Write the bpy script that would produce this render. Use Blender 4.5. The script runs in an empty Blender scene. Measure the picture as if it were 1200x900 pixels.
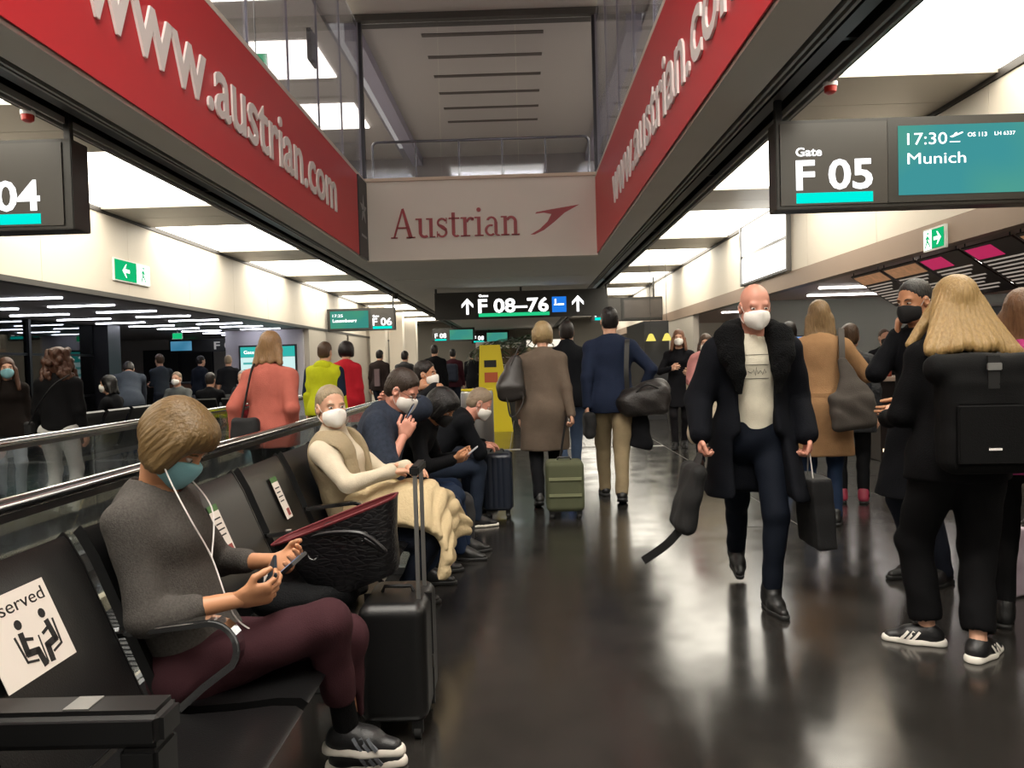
import bpy, bmesh, math, random
import numpy as np
from mathutils import Vector, Matrix, Euler

# ---------------------------------------------------------------- camera, world, exposure
SC = bpy.context.scene
COL = SC.collection
cam_d = bpy.data.cameras.new('camera')
cam = bpy.data.objects.new('camera', cam_d)
COL.objects.link(cam)
cam_d.sensor_width = 36.0
cam_d.lens = 27.0
cam_d.clip_start = 0.05
cam.location = (0, 0, 1.36)
cam.rotation_euler = (Matrix.Rotation(math.atan(12/900), 3, 'Z') @ Matrix.Rotation(math.pi/2 - math.atan(25/900), 3, 'X')
                      @ Matrix.Rotation(math.radians(-1.6), 3, 'Z')).to_euler()
SC.camera = cam

W = bpy.data.worlds.new('hall_ambient')
SC.world = W
W.use_nodes = True
W.node_tree.nodes['Background'].inputs[0].default_value = (1.0, 0.93, 0.82, 1)
W.node_tree.nodes['Background'].inputs[1].default_value = 0.30
SC.view_settings.view_transform = 'Standard'
SC.view_settings.look = 'None'
SC.view_settings.gamma = 1.0
SC.view_settings.use_curve_mapping = False
SC.view_settings.exposure = 0.48
PANEL_POWER = 5.2          # luminous ceiling fields over the aisles
STRIP_POWER = 13.0          # strip lights of the low ceilings
UPPER_POWER = 3.6          # lit ceilings of the floor above

rnd = random.Random(7)
PI = math.pi

# ---------------------------------------------------------------- helpers
def srgb(h):
    h = h.lstrip('#')
    v = [int(h[i:i+2], 16)/255 for i in (0, 2, 4)]
    return tuple((x/12.92 if x <= 0.04045 else ((x+0.055)/1.055)**2.4) for x in v)

MATS = {}
def mat(name, col, rough=0.5, metal=0.0, noise=None, bump=None, emit=0.0, alpha=1.0, spec=0.5, stretch=None, sheen=0.0, coat=0.0, nrough=None):
    """procedural material: noise=(scale, amount) varies the colour, bump=(scale, strength) fine relief"""
    if name in MATS: return MATS[name]
    if isinstance(col, str): col = srgb(col)
    m = bpy.data.materials.new(name); m.use_nodes = True
    nt = m.node_tree; p = nt.nodes['Principled BSDF']
    p.inputs['Base Color'].default_value = (*col, 1)
    p.inputs['Roughness'].default_value = rough
    p.inputs['Metallic'].default_value = metal
    p.inputs['Specular IOR Level'].default_value = spec
    if sheen: p.inputs['Sheen Weight'].default_value = sheen
    if coat: p.inputs['Coat Weight'].default_value = coat
    if emit:
        p.inputs['Emission Color'].default_value = (*col, 1)
        p.inputs['Emission Strength'].default_value = emit
    if alpha < 1: p.inputs['Alpha'].default_value = alpha
    if noise or bump:
        tc = nt.nodes.new('ShaderNodeTexCoord')
        src = tc.outputs['Object']
        if stretch:
            mp = nt.nodes.new('ShaderNodeMapping'); mp.inputs['Scale'].default_value = stretch
            nt.links.new(src, mp.inputs['Vector']); src = mp.outputs['Vector']
    if noise:
        n = nt.nodes.new('ShaderNodeTexNoise'); n.inputs['Scale'].default_value = noise[0]; n.inputs['Detail'].default_value = 4
        nt.links.new(src, n.inputs['Vector'])
        mx = nt.nodes.new('ShaderNodeMix'); mx.data_type = 'RGBA'
        a = noise[1]
        mx.inputs['A'].default_value = (*[max(0, c*(1-a)) for c in col], 1)
        mx.inputs['B'].default_value = (*[min(1, c*(1+a)) for c in col], 1)
        nt.links.new(n.outputs['Fac'], mx.inputs['Factor'])
        nt.links.new(mx.outputs['Result'], p.inputs['Base Color'])
        if nrough:
            mr = nt.nodes.new('ShaderNodeMapRange')
            mr.inputs['From Min'].default_value = 0.3; mr.inputs['From Max'].default_value = 0.7
            mr.inputs['To Min'].default_value = rough-nrough; mr.inputs['To Max'].default_value = rough+nrough
            nt.links.new(n.outputs['Fac'], mr.inputs['Value']); nt.links.new(mr.outputs['Result'], p.inputs['Roughness'])
    if bump:
        n2 = nt.nodes.new('ShaderNodeTexNoise'); n2.inputs['Scale'].default_value = bump[0]; n2.inputs['Detail'].default_value = 3
        nt.links.new(src, n2.inputs['Vector'])
        b = nt.nodes.new('ShaderNodeBump'); b.inputs['Strength'].default_value = bump[1]; b.inputs['Distance'].default_value = 0.02
        nt.links.new(n2.outputs['Fac'], b.inputs['Height']); nt.links.new(b.outputs['Normal'], p.inputs['Normal'])
    MATS[name] = m
    return m

def glass_mat(name, tint, opacity, rough=0.03, gloss=0.5):
    """clear sheet glass: see-through with a reflecting face"""
    if name in MATS: return MATS[name]
    m = bpy.data.materials.new(name); m.use_nodes = True
    nt = m.node_tree; nt.nodes.clear()
    out = nt.nodes.new('ShaderNodeOutputMaterial')
    tr = nt.nodes.new('ShaderNodeBsdfTransparent'); tr.inputs[0].default_value = (*tint, 1)
    gl = nt.nodes.new('ShaderNodeBsdfGlossy'); gl.inputs['Roughness'].default_value = rough; gl.inputs['Color'].default_value = (0.9, 0.93, 0.95, 1)
    lw = nt.nodes.new('ShaderNodeFresnel'); lw.inputs['IOR'].default_value = 1.45
    ad = nt.nodes.new('ShaderNodeMath'); ad.operation = 'MULTIPLY_ADD'; ad.inputs[1].default_value = gloss; ad.inputs[2].default_value = opacity
    mx = nt.nodes.new('ShaderNodeMixShader')
    nt.links.new(lw.outputs[0], ad.inputs[0]); nt.links.new(ad.outputs[0], mx.inputs[0])
    nt.links.new(tr.outputs[0], mx.inputs[1]); nt.links.new(gl.outputs[0], mx.inputs[2])
    nt.links.new(mx.outputs[0], out.inputs[0])
    MATS[name] = m
    return m

def lamp_mat(name, col, power):
    if name in MATS: return MATS[name]
    if isinstance(col, str): col = srgb(col)
    m = bpy.data.materials.new(name); m.use_nodes = True
    nt = m.node_tree; nt.nodes.clear()
    out = nt.nodes.new('ShaderNodeOutputMaterial'); e = nt.nodes.new('ShaderNodeEmission')
    e.inputs[0].default_value = (*col, 1); e.inputs[1].default_value = power
    nt.links.new(e.outputs[0], out.inputs[0])
    MATS[name] = m
    return m

def make_mesh(name, V, F, smooth=False):
    V = np.asarray(V, dtype=np.float32).reshape(-1, 3)
    me = bpy.data.meshes.new(name)
    if isinstance(F, np.ndarray):
        n, k = F.shape
        me.vertices.add(len(V)); me.vertices.foreach_set('co', V.ravel())
        me.loops.add(n*k); me.loops.foreach_set('vertex_index', F.astype(np.int32).ravel())
        me.polygons.add(n); me.polygons.foreach_set('loop_start', np.arange(0, n*k, k, dtype=np.int32))
        me.update(calc_edges=True)
    else:
        me.from_pydata([tuple(map(float, v)) for v in V], [], F); me.update()
    if smooth: me.polygons.foreach_set('use_smooth', [True]*len(me.polygons))
    return me

def link(name, me, m=None, parent=None):
    o = bpy.data.objects.new(name, me)
    COL.objects.link(o)
    if m is not None and me is not None:
        if isinstance(m, (list, tuple)):
            if len(me.materials) == 0:
                for q in m: me.materials.append(q)
        elif len(me.materials) == 0: me.materials.append(m)
    if parent is not None: o.parent = parent
    return o

def tag(o, label=None, cat=None, group=None, kind=None):
    if label: o['label'] = label
    if cat: o['category'] = cat
    if group: o['group'] = group
    if kind: o['kind'] = kind
    return o

def empty(name, loc=(0, 0, 0), rz=0.0, **kw):
    o = bpy.data.objects.new(name, None); COL.objects.link(o)
    o.empty_display_size = 0.1
    o.location = loc; o.rotation_euler = (0, 0, rz)
    return tag(o, **kw)

class B:
    """collects boxes, tubes and prisms into ONE mesh"""
    def __init__(s): s.V = []; s.F = []; s.sm = []
    def add(s, V, F, smooth=False):
        n = len(s.V); s.V += [tuple(v) for v in V]; s.F += [tuple(i+n for i in f) for f in F]; s.sm += [smooth]*len(F); return s
    def box(s, x0, x1, y0, y1, z0, z1):
        V = [(x, y, z) for z in (z0, z1) for y in (y0, y1) for x in (x0, x1)]
        return s.add(V, [(0, 2, 3, 1), (4, 5, 7, 6), (0, 1, 5, 4), (2, 6, 7, 3), (0, 4, 6, 2), (1, 3, 7, 5)])
    def obox(s, c, h, R=None):
        R = R or Matrix.Identity(3); c = Vector(c)
        V = [c + R @ Vector((x*h[0], y*h[1], z*h[2])) for z in (-1, 1) for y in (-1, 1) for x in (-1, 1)]
        return s.add(V, [(0, 2, 3, 1), (4, 5, 7, 6), (0, 1, 5, 4), (2, 6, 7, 3), (0, 4, 6, 2), (1, 3, 7, 5)])
    def tube(s, pts, r, n=10, cap=True, closed=False):
        pts = [Vector(p) for p in pts]; m = len(pts)
        rs = r if isinstance(r, (list, tuple)) else [r]*m
        V = []; prev = None
        for i, p in enumerate(pts):
            if closed: t = pts[(i+1) % m] - pts[i-1]
            else: t = (pts[min(i+1, m-1)] - pts[max(i-1, 0)])
            t.normalize()
            if prev is None:
                a = Vector((0, 0, 1)) if abs(t.z) < 0.9 else Vector((1, 0, 0))
                u = t.cross(a).normalized()
            else:
                u = (prev - t*prev.dot(t)).normalized()
            prev = u; w = t.cross(u)
            for k in range(n):
                a = 2*PI*k/n
                V.append(p + (u*math.cos(a) + w*math.sin(a))*rs[i])
        F = []
        for i in range(m if closed else m-1):
            j = (i+1) % m
            for k in range(n):
                q = (k+1) % n
                F.append((i*n+k, i*n+q, j*n+q, j*n+k))
        if cap and not closed:
            F.append(tuple(range(n-1, -1, -1))); F.append(tuple((m-1)*n+k for k in range(n)))
        return s.add(V, F, True)
    def flat(s, pts, w, th, up=(0, 0, 1)):
        """a strap: rectangular ribbon along pts, width w along `up`-ish, thickness th"""
        pts = [Vector(p) for p in pts]; m = len(pts); V = []
        for i, p in enumerate(pts):
            t = (pts[min(i+1, m-1)] - pts[max(i-1, 0)]).normalized()
            u = Vector(up); u = (u - t*u.dot(t)).normalized(); v = t.cross(u)
            for a, b in ((1, 1), (-1, 1), (-1, -1), (1, -1)): V.append(p + u*a*w/2 + v*b*th/2)
        F = [(0, 1, 2, 3), tuple((m-1)*4+k for k in (3, 2, 1, 0))]
        for i in range(m-1):
            for k in range(4):
                q = (k+1) % 4; F.append((i*4+k, (i+1)*4+k, (i+1)*4+q, i*4+q))
        return s.add(V, F, False)
    def prism(s, poly, o, u, v, depth):
        """polygon poly (2D) in the plane o + a*u + b*v, extruded by depth along u x v"""
        o, u, v = Vector(o), Vector(u), Vector(v); w = u.cross(v).normalized()*depth
        n = len(poly)
        V = [o + u*a + v*b for a, b in poly] + [o + u*a + v*b + w for a, b in poly]
        F = [tuple(range(n-1, -1, -1)), tuple(range(n, 2*n))] + [(i, (i+1) % n, n+(i+1) % n, n+i) for i in range(n)]
        return s.add(V, F)
    def lathe(s, prof, c=(0, 0, 0), n=20):
        V = []; F = []; m = len(prof)
        for r, z in prof:
            for k in range(n):
                a = 2*PI*k/n; V.append((c[0]+r*math.cos(a), c[1]+r*math.sin(a), c[2]+z))
        for i in range(m-1):
            for k in range(n):
                q = (k+1) % n; F.append((i*n+k, i*n+q, (i+1)*n+q, (i+1)*n+k))
        F.append(tuple(range(n-1, -1, -1))); F.append(tuple((m-1)*n+k for k in range(n)))
        return s.add(V, F, True)
    def build(s, name, m=None, parent=None, bevel=0.0, seg=2, solid=0.0):
        me = bpy.data.meshes.new(name)
        me.from_pydata(s.V, [], s.F)
        me.polygons.foreach_set('use_smooth', s.sm)
        me.update()
        if bevel:
            bm = bmesh.new(); bm.from_mesh(me)
            es = [e for e in bm.edges if len(e.link_faces) == 2 and e.calc_face_angle(0) > 0.6]
            bmesh.ops.bevel(bm, geom=es, offset=bevel, segments=seg, affect='EDGES', clamp_overlap=True)
            bm.to_mesh(me); bm.free(); me.update()
        if any(s.sm):
            try: me.set_sharp_from_angle(angle=math.radians(50))
            except Exception: pass
        return link(name, me, m, parent)

def box(name, x0, x1, y0, y1, z0, z1, m, parent=None, bevel=0.0):
    return B().box(x0, x1, y0, y1, z0, z1).build(name, m, parent, bevel)

def struct(o): o['kind'] = 'structure'; return o

def text(name, s, m, parent, org, u, v, w=None, h=None, depth=0.002, bold=0.0, align='L', italic=0.0):
    """lettering as mesh: lower-left corner at org, running along u, up along v, fitted to width w and/or cap height h"""
    cu = bpy.data.curves.new(name, 'FONT'); cu.body = s; cu.size = 1.0; cu.offset = bold; cu.shear = italic
    cu.resolution_u = 3
    ob = bpy.data.objects.new(name, cu); COL.objects.link(ob)
    bpy.context.view_layer.update()
    me = bpy.data.meshes.new_from_object(ob.evaluated_get(bpy.context.evaluated_depsgraph_get()))
    bpy.data.objects.remove(ob); bpy.data.curves.remove(cu)
    n = len(me.vertices); co = np.zeros(n*3, np.float32); me.vertices.foreach_get('co', co); co = co.reshape(-1, 3)
    F = [tuple(p.vertices) for p in me.polygons]; bpy.data.meshes.remove(me)
    x0, x1 = co[:, 0].min(), co[:, 0].max()
    CAP = 0.73
    sy = (h/CAP) if h else w/(x1-x0)
    sx = (w/(x1-x0)) if w else sy
    u, v, org = Vector(u).normalized(), Vector(v).normalized(), Vector(org); nrm = u.cross(v)
    off = 0 if align == 'L' else (-(x1-x0)*sx/2 if align == 'C' else -(x1-x0)*sx)
    P = [org + u*((x-x0)*sx+off) + v*(y*sy) for x, y, _ in co]
    # solid letters: front face, back face and the walls along the outline
    edges = {}
    for f in F:
        for a, b in zip(f, f[1:]+f[:1]):
            edges[(a, b)] = edges.get((a, b), 0)+1
    V = [p + nrm*depth for p in P] + P
    G = list(F) + [tuple(n+i for i in reversed(f)) for f in F]
    for (a, b) in edges:
        if (b, a) not in edges: G.append((b, a, n+a, n+b))
    return link(name, make_mesh(name, V, G), m, parent)

X3, Y3, Z3 = Vector((1, 0, 0)), Vector((0, 1, 0)), Vector((0, 0, 1))

# ---------------------------------------------------------------- shared materials
M_white = mat('white_wall_paint', '#d9d2c8', 0.6, noise=(1.5, 0.04))
M_fascia = mat('cream_fascia_paint', '#ddd3c4', 0.55, noise=(1.2, 0.03))
M_soffit = mat('grey_soffit_plaster', '#cfccc6', 0.75, noise=(2, 0.05))
M_ceilgrey = mat('ceiling_metal_panel', '#aaa49a', 0.45, noise=(2, 0.04))
M_black = mat('black_metal', '#0c0c0d', 0.4)
M_dark = mat('dark_sign_housing', '#23221f', 0.35, noise=(3, 0.08))
M_dark2 = mat('dark_sign_face', '#3a3733', 0.3, noise=(3, 0.08))
M_alu = mat('brushed_aluminium', '#a8a7a4', 0.3, metal=0.9, bump=(200, 0.02))
M_chrome = mat('polished_chrome', '#c9cacb', 0.12, metal=1.0)
M_steel = mat('dull_steel_tube', '#7d7d7e', 0.28, metal=0.95)
M_red = mat('banner_red', '#c9242e', 0.45, noise=(4, 0.03))
M_letter = mat('letter_white', '#e9e4e2', 0.5)
M_lred = mat('letter_red', '#931622', 0.45)
M_glass = glass_mat('clear_glass', (0.965, 0.98, 0.98), 0.01)
M_tglass = glass_mat('tinted_atrium_glass', (0.88, 0.88, 0.93), 0.0, 0.04, 0.45)
M_dglass = glass_mat('night_facade_glass', (0.25, 0.28, 0.28), 0.06, 0.02, 0.9)
M_panel = lamp_mat('luminous_ceiling_field', (1.0, 0.93, 0.79), PANEL_POWER)
M_strip = lamp_mat('strip_light_tube', (0.86, 0.88, 1.0), STRIP_POWER)
M_wlit = lamp_mat('sign_white_light', (1.0, 1.0, 1.0), 1.5)
M_teal = lamp_mat('sign_teal_light', srgb('#00d2c4'), 1.0)
M_green = lamp_mat('sign_green_light', srgb('#14a868'), 0.9)
M_emerald = lamp_mat('way_sign_green_bar', srgb('#1fae72'), 1.0)
M_leather = mat('black_leather', '#0b0b0c', 0.36, bump=(220, 0.08), noise=(6, 0.15))
M_plastic = mat('black_plastic', '#0b0b0c', 0.42)
M_rubber = mat('black_rubber', '#0a0a0a', 0.7)
# ---------------------------------------------------------------- floor
M_tile = mat('polished_dark_floor', (0.019, 0.0172, 0.0155), 0.19, noise=(3.0, 0.18), bump=(25, 0.004), spec=0.95, nrough=0.05)
M_joint = mat('pale_floor_joint', '#8d8a86', 0.5)
floor = struct(box('floor', -16, 14, -4, 60, -0.12, -0.004, M_joint))
def slab(x0, x1, y0, y1): return box('slab', x0, x1, y0, y1, -0.05, 0, M_tile, floor)
slab(-16, -1.42, -4, 6.1); slab(-1.42, 1.7, -4, 11.9); slab(1.7, 14, -4, 6.1); slab(-16, 14, 30.106, 60)
tile_me = B().box(0, 1.188, 0, 1.188, -0.05, 0).build('tile', M_tile, floor)
first = True
for j in range(20):
    for i in range(20):
        x, y = -1.42 - 1.2*6 + 1.2*i, 6.112 + 1.2*j
        if x > 9.5: continue
        if -1.5 < x < 1.6 and y < 11.8:
            continue
        if first: o = tile_me; first = False
        else: o = link('tile', tile_me.data, None, floor)
        o.location = (x + 0.006 + (0.0), y, 0)
# strip between the mid slab and the tile raster right of it
slab(1.7, 2.174, 6.112, 11.9)

# ---------------------------------------------------------------- ceilings and walls over the corridor
YB, YF = -4.0, 46.0
XL, XR = -2.86, 1.50
BY = 14.45                   # bridge front
ZS = 3.36                    # soffit height
ZT = 4.78                    # top of the banner walls
ZL = 3.80                    # luminous ceilings lie higher than the soffits
XFL, XFR = -6.12, 4.25       # fascias of the low side zones
struct(box('wall_left_upper', XL-0.30, XL, YB, BY, ZS, ZT, M_white))
struct(box('wall_right_upper', XR, XR+0.33, YB, BY, ZS, ZT, M_white))
struct(box('trim_1', XL-0.06, XL+0.03, YB, BY, ZT, ZT+0.06, M_white))
struct(box('trim_2', XR-0.03, XR+0.06, YB, BY, ZT, ZT+0.06, M_white))
struct(box('ceiling_soffit_left', XL-0.29, XL+0.01, YB, YF, ZS-0.03, ZS, M_soffit))
struct(box('ceiling_soffit_right', XR-0.01, XR+0.34, YB, YF, ZS-0.03, ZS, M_soffit))
struct(box('wall_bridge', XL, XR, BY, BY+0.25, ZS-0.03, ZT+0.03, M_white))
struct(box('trim_3', XL, XR, BY-0.03, BY+0.25, ZT+0.03, ZT+0.09, mat('band_cap', '#cbb9a6', 0.6)))
c = struct(box('ceiling_middle', XL, XR, BY+0.25, 17.7, ZS-0.03, ZS+0.05, M_soffit))
c = struct(box('ceiling_middle_rear', XL, XR, 17.76, YF, ZS-0.03, ZS+0.05, M_soffit))
M_slot = mat('black_slot', '#0b0b0c', 0.5)
for side, (a, b) in (('left', (-3.66, -3.15)), ('right', (1.84, 2.33))):
    bb = B(); bb.box(a, b, YB, YF, ZS+0.28, ZS+0.32); bb.box(a, a+0.012, YB, YF, ZS-0.02, ZS+0.28 if side == 'right' else ZL+0.1); bb.box(b-0.012, b, YB, YF, ZS-0.02, ZS+0.28 if side == 'left' else ZL+0.1)
    ch = struct(bb.build('ceiling_slot_'+side, M_slot))
    for k, (dx, wd, zz) in enumerate(((0.05, 0.022, -0.012), (0.11, 0.022, -0.004), (0.25, 0.10, 0.05), (0.39, 0.022, -0.004), (0.45, 0.022, -0.012))):
        B().box(a+dx-wd/2, a+dx+wd/2, YB, YF, ZS+zz-0.02, ZS+zz+0.03).build('track_rail', mat('rail_grey', '#8e8d8a', 0.5) if k != 2 else mat('graphite_rail', '#4a4948', 0.4), ch)
    for k in range(8):
        y = 1.4 + 3.65*k
        B().box(a+0.03, b-0.03, y, y+0.05, ZS+0.04, ZS+0.08).build('track_bracket', M_black, ch)
# luminous ceilings: bright fields and plain metal panels in turn
for side, (a, b) in (('left', (XFL, -3.66)), ('right', (2.33, XFR))):
    root = struct(box('ceiling_lit_'+side, a, b, YB, YF, ZL+0.07, ZL+0.13, M_ceilgrey))
    k = -2
    while True:
        y0 = 3.97 + 4.40*k
        if y0 > YF-3: break
        if y0 > YB:
            if y0 < 0:           # the ceiling field above the photographer
                B().box(a+0.01, b-0.01, y0, y0+2.83, ZL, ZL+0.07).build('luminous_panel_%s_offscreen' % side, M_panel, root)
            else:
                B().box(a+0.01, b-0.01, y0, y0+1.41, ZL, ZL+0.07).build('luminous_panel_corner_offscreen' if (side == 'left' and y0 < 5) else 'luminous_panel', M_panel, root)
                B().box(a+0.01, b-0.01, y0+1.42, y0+2.83, ZL, ZL+0.07).build('luminous_panel', M_panel, root)
        if y0 + 4.4 > YB and y0+2.85 < YF:
            B().box(a+0.005, b-0.005, y0+2.85, y0+3.61, ZL-0.03, ZL+0.07).build('ceiling_panel', M_ceilgrey, root)
            B().box(a+0.005, b-0.005, y0+3.62, y0+4.38, ZL-0.03, ZL+0.07).build('ceiling_panel', M_ceilgrey, root)
        k += 1
    e = a if side == 'left' else b
    for yy in (0,):
        B().box(e-0.03, e+0.03, YB, YF, ZL-0.07, ZL).build('edge_profile', mat('dark_edge_profile', '#3b3734', 0.5), root)

# ---------------------------------------------------------------- fascias of the low side zones
M_backing = mat('fascia_backing', '#6f675c', 0.7)
fl = struct(box('wall_left_fascia', XFL-0.14, XFL, YB, 36, 2.57, ZL+0.1, M_backing))
for y in np.arange(-3.4, 35, 2.2):
    B().box(XFL, XFL+0.006, y+0.004, y+2.196, 2.575, ZL-0.075).build('fascia_panel', M_fascia, fl)
struct(box('trim_left_fascia', XFL-0.15, XFL+0.015, YB, 36, 2.50, 2.57, mat('fascia_edge_left', '#4d4a47', 0.5)))
fr = struct(box('wall_right_fascia', XFR, XFR+0.14, YB, 36, 2.66, ZL+0.1, M_backing))
for y in np.arange(-4.0, 35, 2.2):
    B().box(XFR-0.006, XFR, y+0.004, y+2.196, 2.665, ZL-0.075).build('fascia_panel', M_fascia, fr)
M_bronze = mat('bronze_trim', '#9d8877', 0.4, noise=(2, 0.05))
struct(box('trim_right_fascia', XFR-0.015, XFR+0.16, YB, 36, 2.41, 2.66, M_bronze))
# lit shop lightbox in the fascia
lb = empty('lightbox', (XFR-0.052, 13.4, 2.70), label='frosted glowing lightbox set into the cream fascia beside the gate F 05 sign', cat='lightbox')
M_lbox = lamp_mat('lightbox_face', (1.0, 0.96, 0.88), 2.2)
box('lit_pane', 0.0, 0.03, -1.28, 1.16, 0.02, 0.48, M_lbox, lb); box('lit_pane', 0.0, 0.03, -1.28, 1.16, 0.53, 1.0, M_lbox, lb)
bb = B()
for y in (-1.34, 1.17): bb.box(-0.03, 0.042, y, y+0.05, -0.03, 1.08)
bb.box(-0.01, 0.042, -1.3, 1.2, 0.48, 0.53); bb.box(-0.01, 0.042, -1.3, 1.2, -0.02, 0.02); bb.box(-0.01, 0.042, -1.3, 1.2, 1.0, 1.05)
bb.build('frame', M_steel, lb)

# ---------------------------------------------------------------- atrium above
M_up = mat('upper_grey_ceiling', '#b9b4b0', 0.7, noise=(1, 0.03))
ZC = 7.80
struct(box('ceiling_atrium', -9, 8, YB, BY+0.3, ZC+0.10, ZC+0.25, M_up))
struct(box('ceiling_upper_hall', -2.9, 2.15, BY+0.3, 24, ZC, ZC+0.2, M_up))
struct(box('ceiling_beam_header', XL-0.1, XR+0.1, BY-0.05, BY+0.32, ZC-0.02, ZC+0.2, mat('header_beam', '#4a4744', 0.6)))
for k in range(6):
    y = 15.1 + 1.08*k
    bb = B().box(-1.78, 0.6, y, y+0.14, ZC-0.012, ZC+0.002)
    tag(bb.build('ceiling_vent', mat('slot_diffuser', '#57504c', 0.6)), 'narrow dark air slot in the ceiling of the upper hall', 'air vent', 'air slots in the upper ceiling')
M_bluebeam = mat('lilac_beam', '#a9a6b8', 0.5)
struct(box('ceiling_beam_upper_left', -3.2, -2.9, BY+0.3, 24, ZC-0.25, ZC+0.2, M_bluebeam))
struct(box('ceiling_beam_upper_right', 2.15, 2.45, BY+0.3, 24, ZC-0.25, ZC+0.2, M_bluebeam))
struct(box('wall_upper_end', -9, 8, 24, 24.2, ZT, ZC+0.3, mat('upper_end_wall', '#8d8888', 0.6)))
struct(box('floor_upper', -9, XL-0.32, YB, BY+0.25, ZT-0.25, ZT-0.02, M_soffit))
struct(box('floor_upper_right', XR+0.35, 8, YB, BY+0.25, ZT-0.25, ZT-0.02, M_soffit))
struct(box('floor_upper_bridge', -9, 8, BY+0.25, 24, ZT-0.25, ZT-0.02, M_soffit))
struct(box('wall_upper_left', -7.2, -7.0, YB, 24, ZT-0.02, ZC+0.1, M_white))
struct(box('wall_upper_right', 5.6, 5.8, YB, 24, ZT-0.02, ZC+0.1, M_white))
M_uplit = lamp_mat('upper_luminous_field', (1.0, 0.92, 0.76), UPPER_POWER)
for side, (a, b) in (('left', (-6.6, -3.9)), ('right', (2.9, 5.2))):
    r = struct(box('ceiling_upper_'+side, a-0.4, b+0.4, YB, 24, ZC-0.02, ZC+0.1, M_up))
    for k in range(2, 5):
        y0 = 4.2 + 3.65*k
        B().box(a, b, y0, y0+1.9, ZC-0.06, ZC-0.015).build('luminous_panel', M_uplit, r)
# upper glazing along both sides and at the bridge
M_mull = mat('mullion_grey', '#9a97a0', 0.4)
def glazing(name, x, y0, y1, n):
    r = struct(empty(name, (x, y0, ZT+0.06)))
    w = (y1-y0)/n
    for k in range(n):
        box('pane', -0.012, 0.012, k*w+0.012, (k+1)*w-0.012, 0.02, ZC-ZT-0.1, M_tglass, r)
    for k in range(n+1): box('mullion', -0.014, 0.014, k*w-0.007, k*w+0.007, 0, ZC-ZT-0.05, M_mull, r)
    return r
glazing('window_1', XL-0.04, 2.45, BY, 8)
glazing('window_2', XR+0.04, 2.45, BY, 8)
wb = struct(empty('window_3', (XL, BY+0.08, ZT+0.09)))
for k in range(3):
    w = (XR-XL)/3
    box('pane', k*w+0.004, (k+1)*w-0.004, -0.01, 0.01, 0.0, ZC-ZT-0.12, M_tglass, wb)
bb = B(); bb.box(-0.05, 0.03, -0.05, 0.05, 0, ZC-ZT-0.1); bb.box(XR-XL-0.03, XR-XL+0.05, -0.05, 0.05, 0, ZC-ZT-0.1); bb.build('mullion', mat('dark_corner_post', '#35343c', 0.4, metal=0.3), wb)
# balustrade behind the bridge glass
bal = empty('balustrade', (XL, BY+0.42, ZT), label='grey tubular balustrade with rounded corners on the bridge above the airline lettering', cat='railing')
w = XR-XL
path = [(0.1, 0, 0), (0.1, 0, 0.78)] + [(0.1+0.1*(1-math.cos(a)), 0, 0.78+0.1*math.sin(a)) for a in np.linspace(0.2, PI/2, 5)] + \
       [(w-0.1-0.1*(1-math.sin(a)), 0, 0.78+0.1*math.cos(a)) for a in np.linspace(0.0, PI/2-0.2, 5)] + [(w-0.1, 0, 0.78), (w-0.1, 0, 0)]
B().tube(path, 0.028, 8).build('handrail', M_steel, bal)
for k in range(1, 5): B().tube([(0.1+k*(w-0.2)/5, 0, 0), (0.1+k*(w-0.2)/5, 0, 0.88)], 0.02, 8).build('post', M_steel, bal)
for k in range(5): box('pane', 0.13+k*(w-0.2)/5, 0.07+(k+1)*(w-0.2)/5, -0.006, 0.006, 0.05, 0.84, M_glass, bal)
# office windows far back on the upper floor
for k, x in enumerate((-1.6, -0.2, 1.2)):
    struct(box('window_%d' % (4+k), x, x+1.1, 23.95, 24.0, ZT+0.1, ZT+1.0, mat('dim_office_glass', '#4a4a50', 0.2)))
tag(B().box(-3.02, -2.96, 11.35, 11.75, 5.9, 6.35).build('wall_speaker', mat('speaker_grey', '#4a4745', 0.5)), 'dark grey wall loudspeaker box behind the upper glazing above the red banner', 'loudspeaker')
ue = empty('exit_sign', (-4.2, 12.6, 6.4), label='small green exit sign glowing behind the upper glazing', cat='exit sign')
box('sign_face', -0.18, 0.18, -0.01, 0.01, -0.1, 0.1, M_green, ue); box('housing', -0.19, 0.19, 0.011, 0.05, -0.11, 0.11, M_letter, ue); B().tube([(0, 0.03, 0.11), (0, 0.03, ZC-6.4-0.03)], 0.012, 6).build('hanger', M_steel, ue)

# ---------------------------------------------------------------- red banners with the web address
def banner(name, lab, x, y0, y1, nx):
    r = empty(name, (x+0.022*nx, y0, ZS-0.0), label=lab, cat='banner', group='red airline banners along the atrium')
    d = 0.012*nx
    B().box(min(0, d), max(0, d), 0, y1-y0, 0.0, ZT-ZS-0.01).build('panel', M_red, r)
    return r
b1 = banner('advertising_banner', 'long red banner with white web address, ending at the dark star panel', XL, 1.5, 13.66, 1)
text('lettering', 'www.austrian.com', M_letter, b1, (0.016, 5.02-1.5, 3.79-ZS), Y3, Z3, w=6.98, h=0.66, depth=0.02, bold=0.012)
b2 = banner('advertising_banner', 'long red banner with white web address, ending at the white airline band', XR, 1.5, BY, -1)
text('lettering', 'www.austrian.com', M_letter, b2, (-0.014, 11.75-1.5, 3.72-ZS), -Y3, Z3, w=6.95, h=0.63, depth=0.02, bold=0.012)
sp = empty('alliance_panel', (XL+0.022, 13.66, ZS-0.02), label='dark upright panel with grey star emblem closing the red banner', cat='panel')
box('panel', 0.0, 0.03, 0.02, 0.76, 0.0, ZT-ZS+0.02, mat('charcoal_panel', '#2b2b2e', 0.5), sp)
star = []
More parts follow.
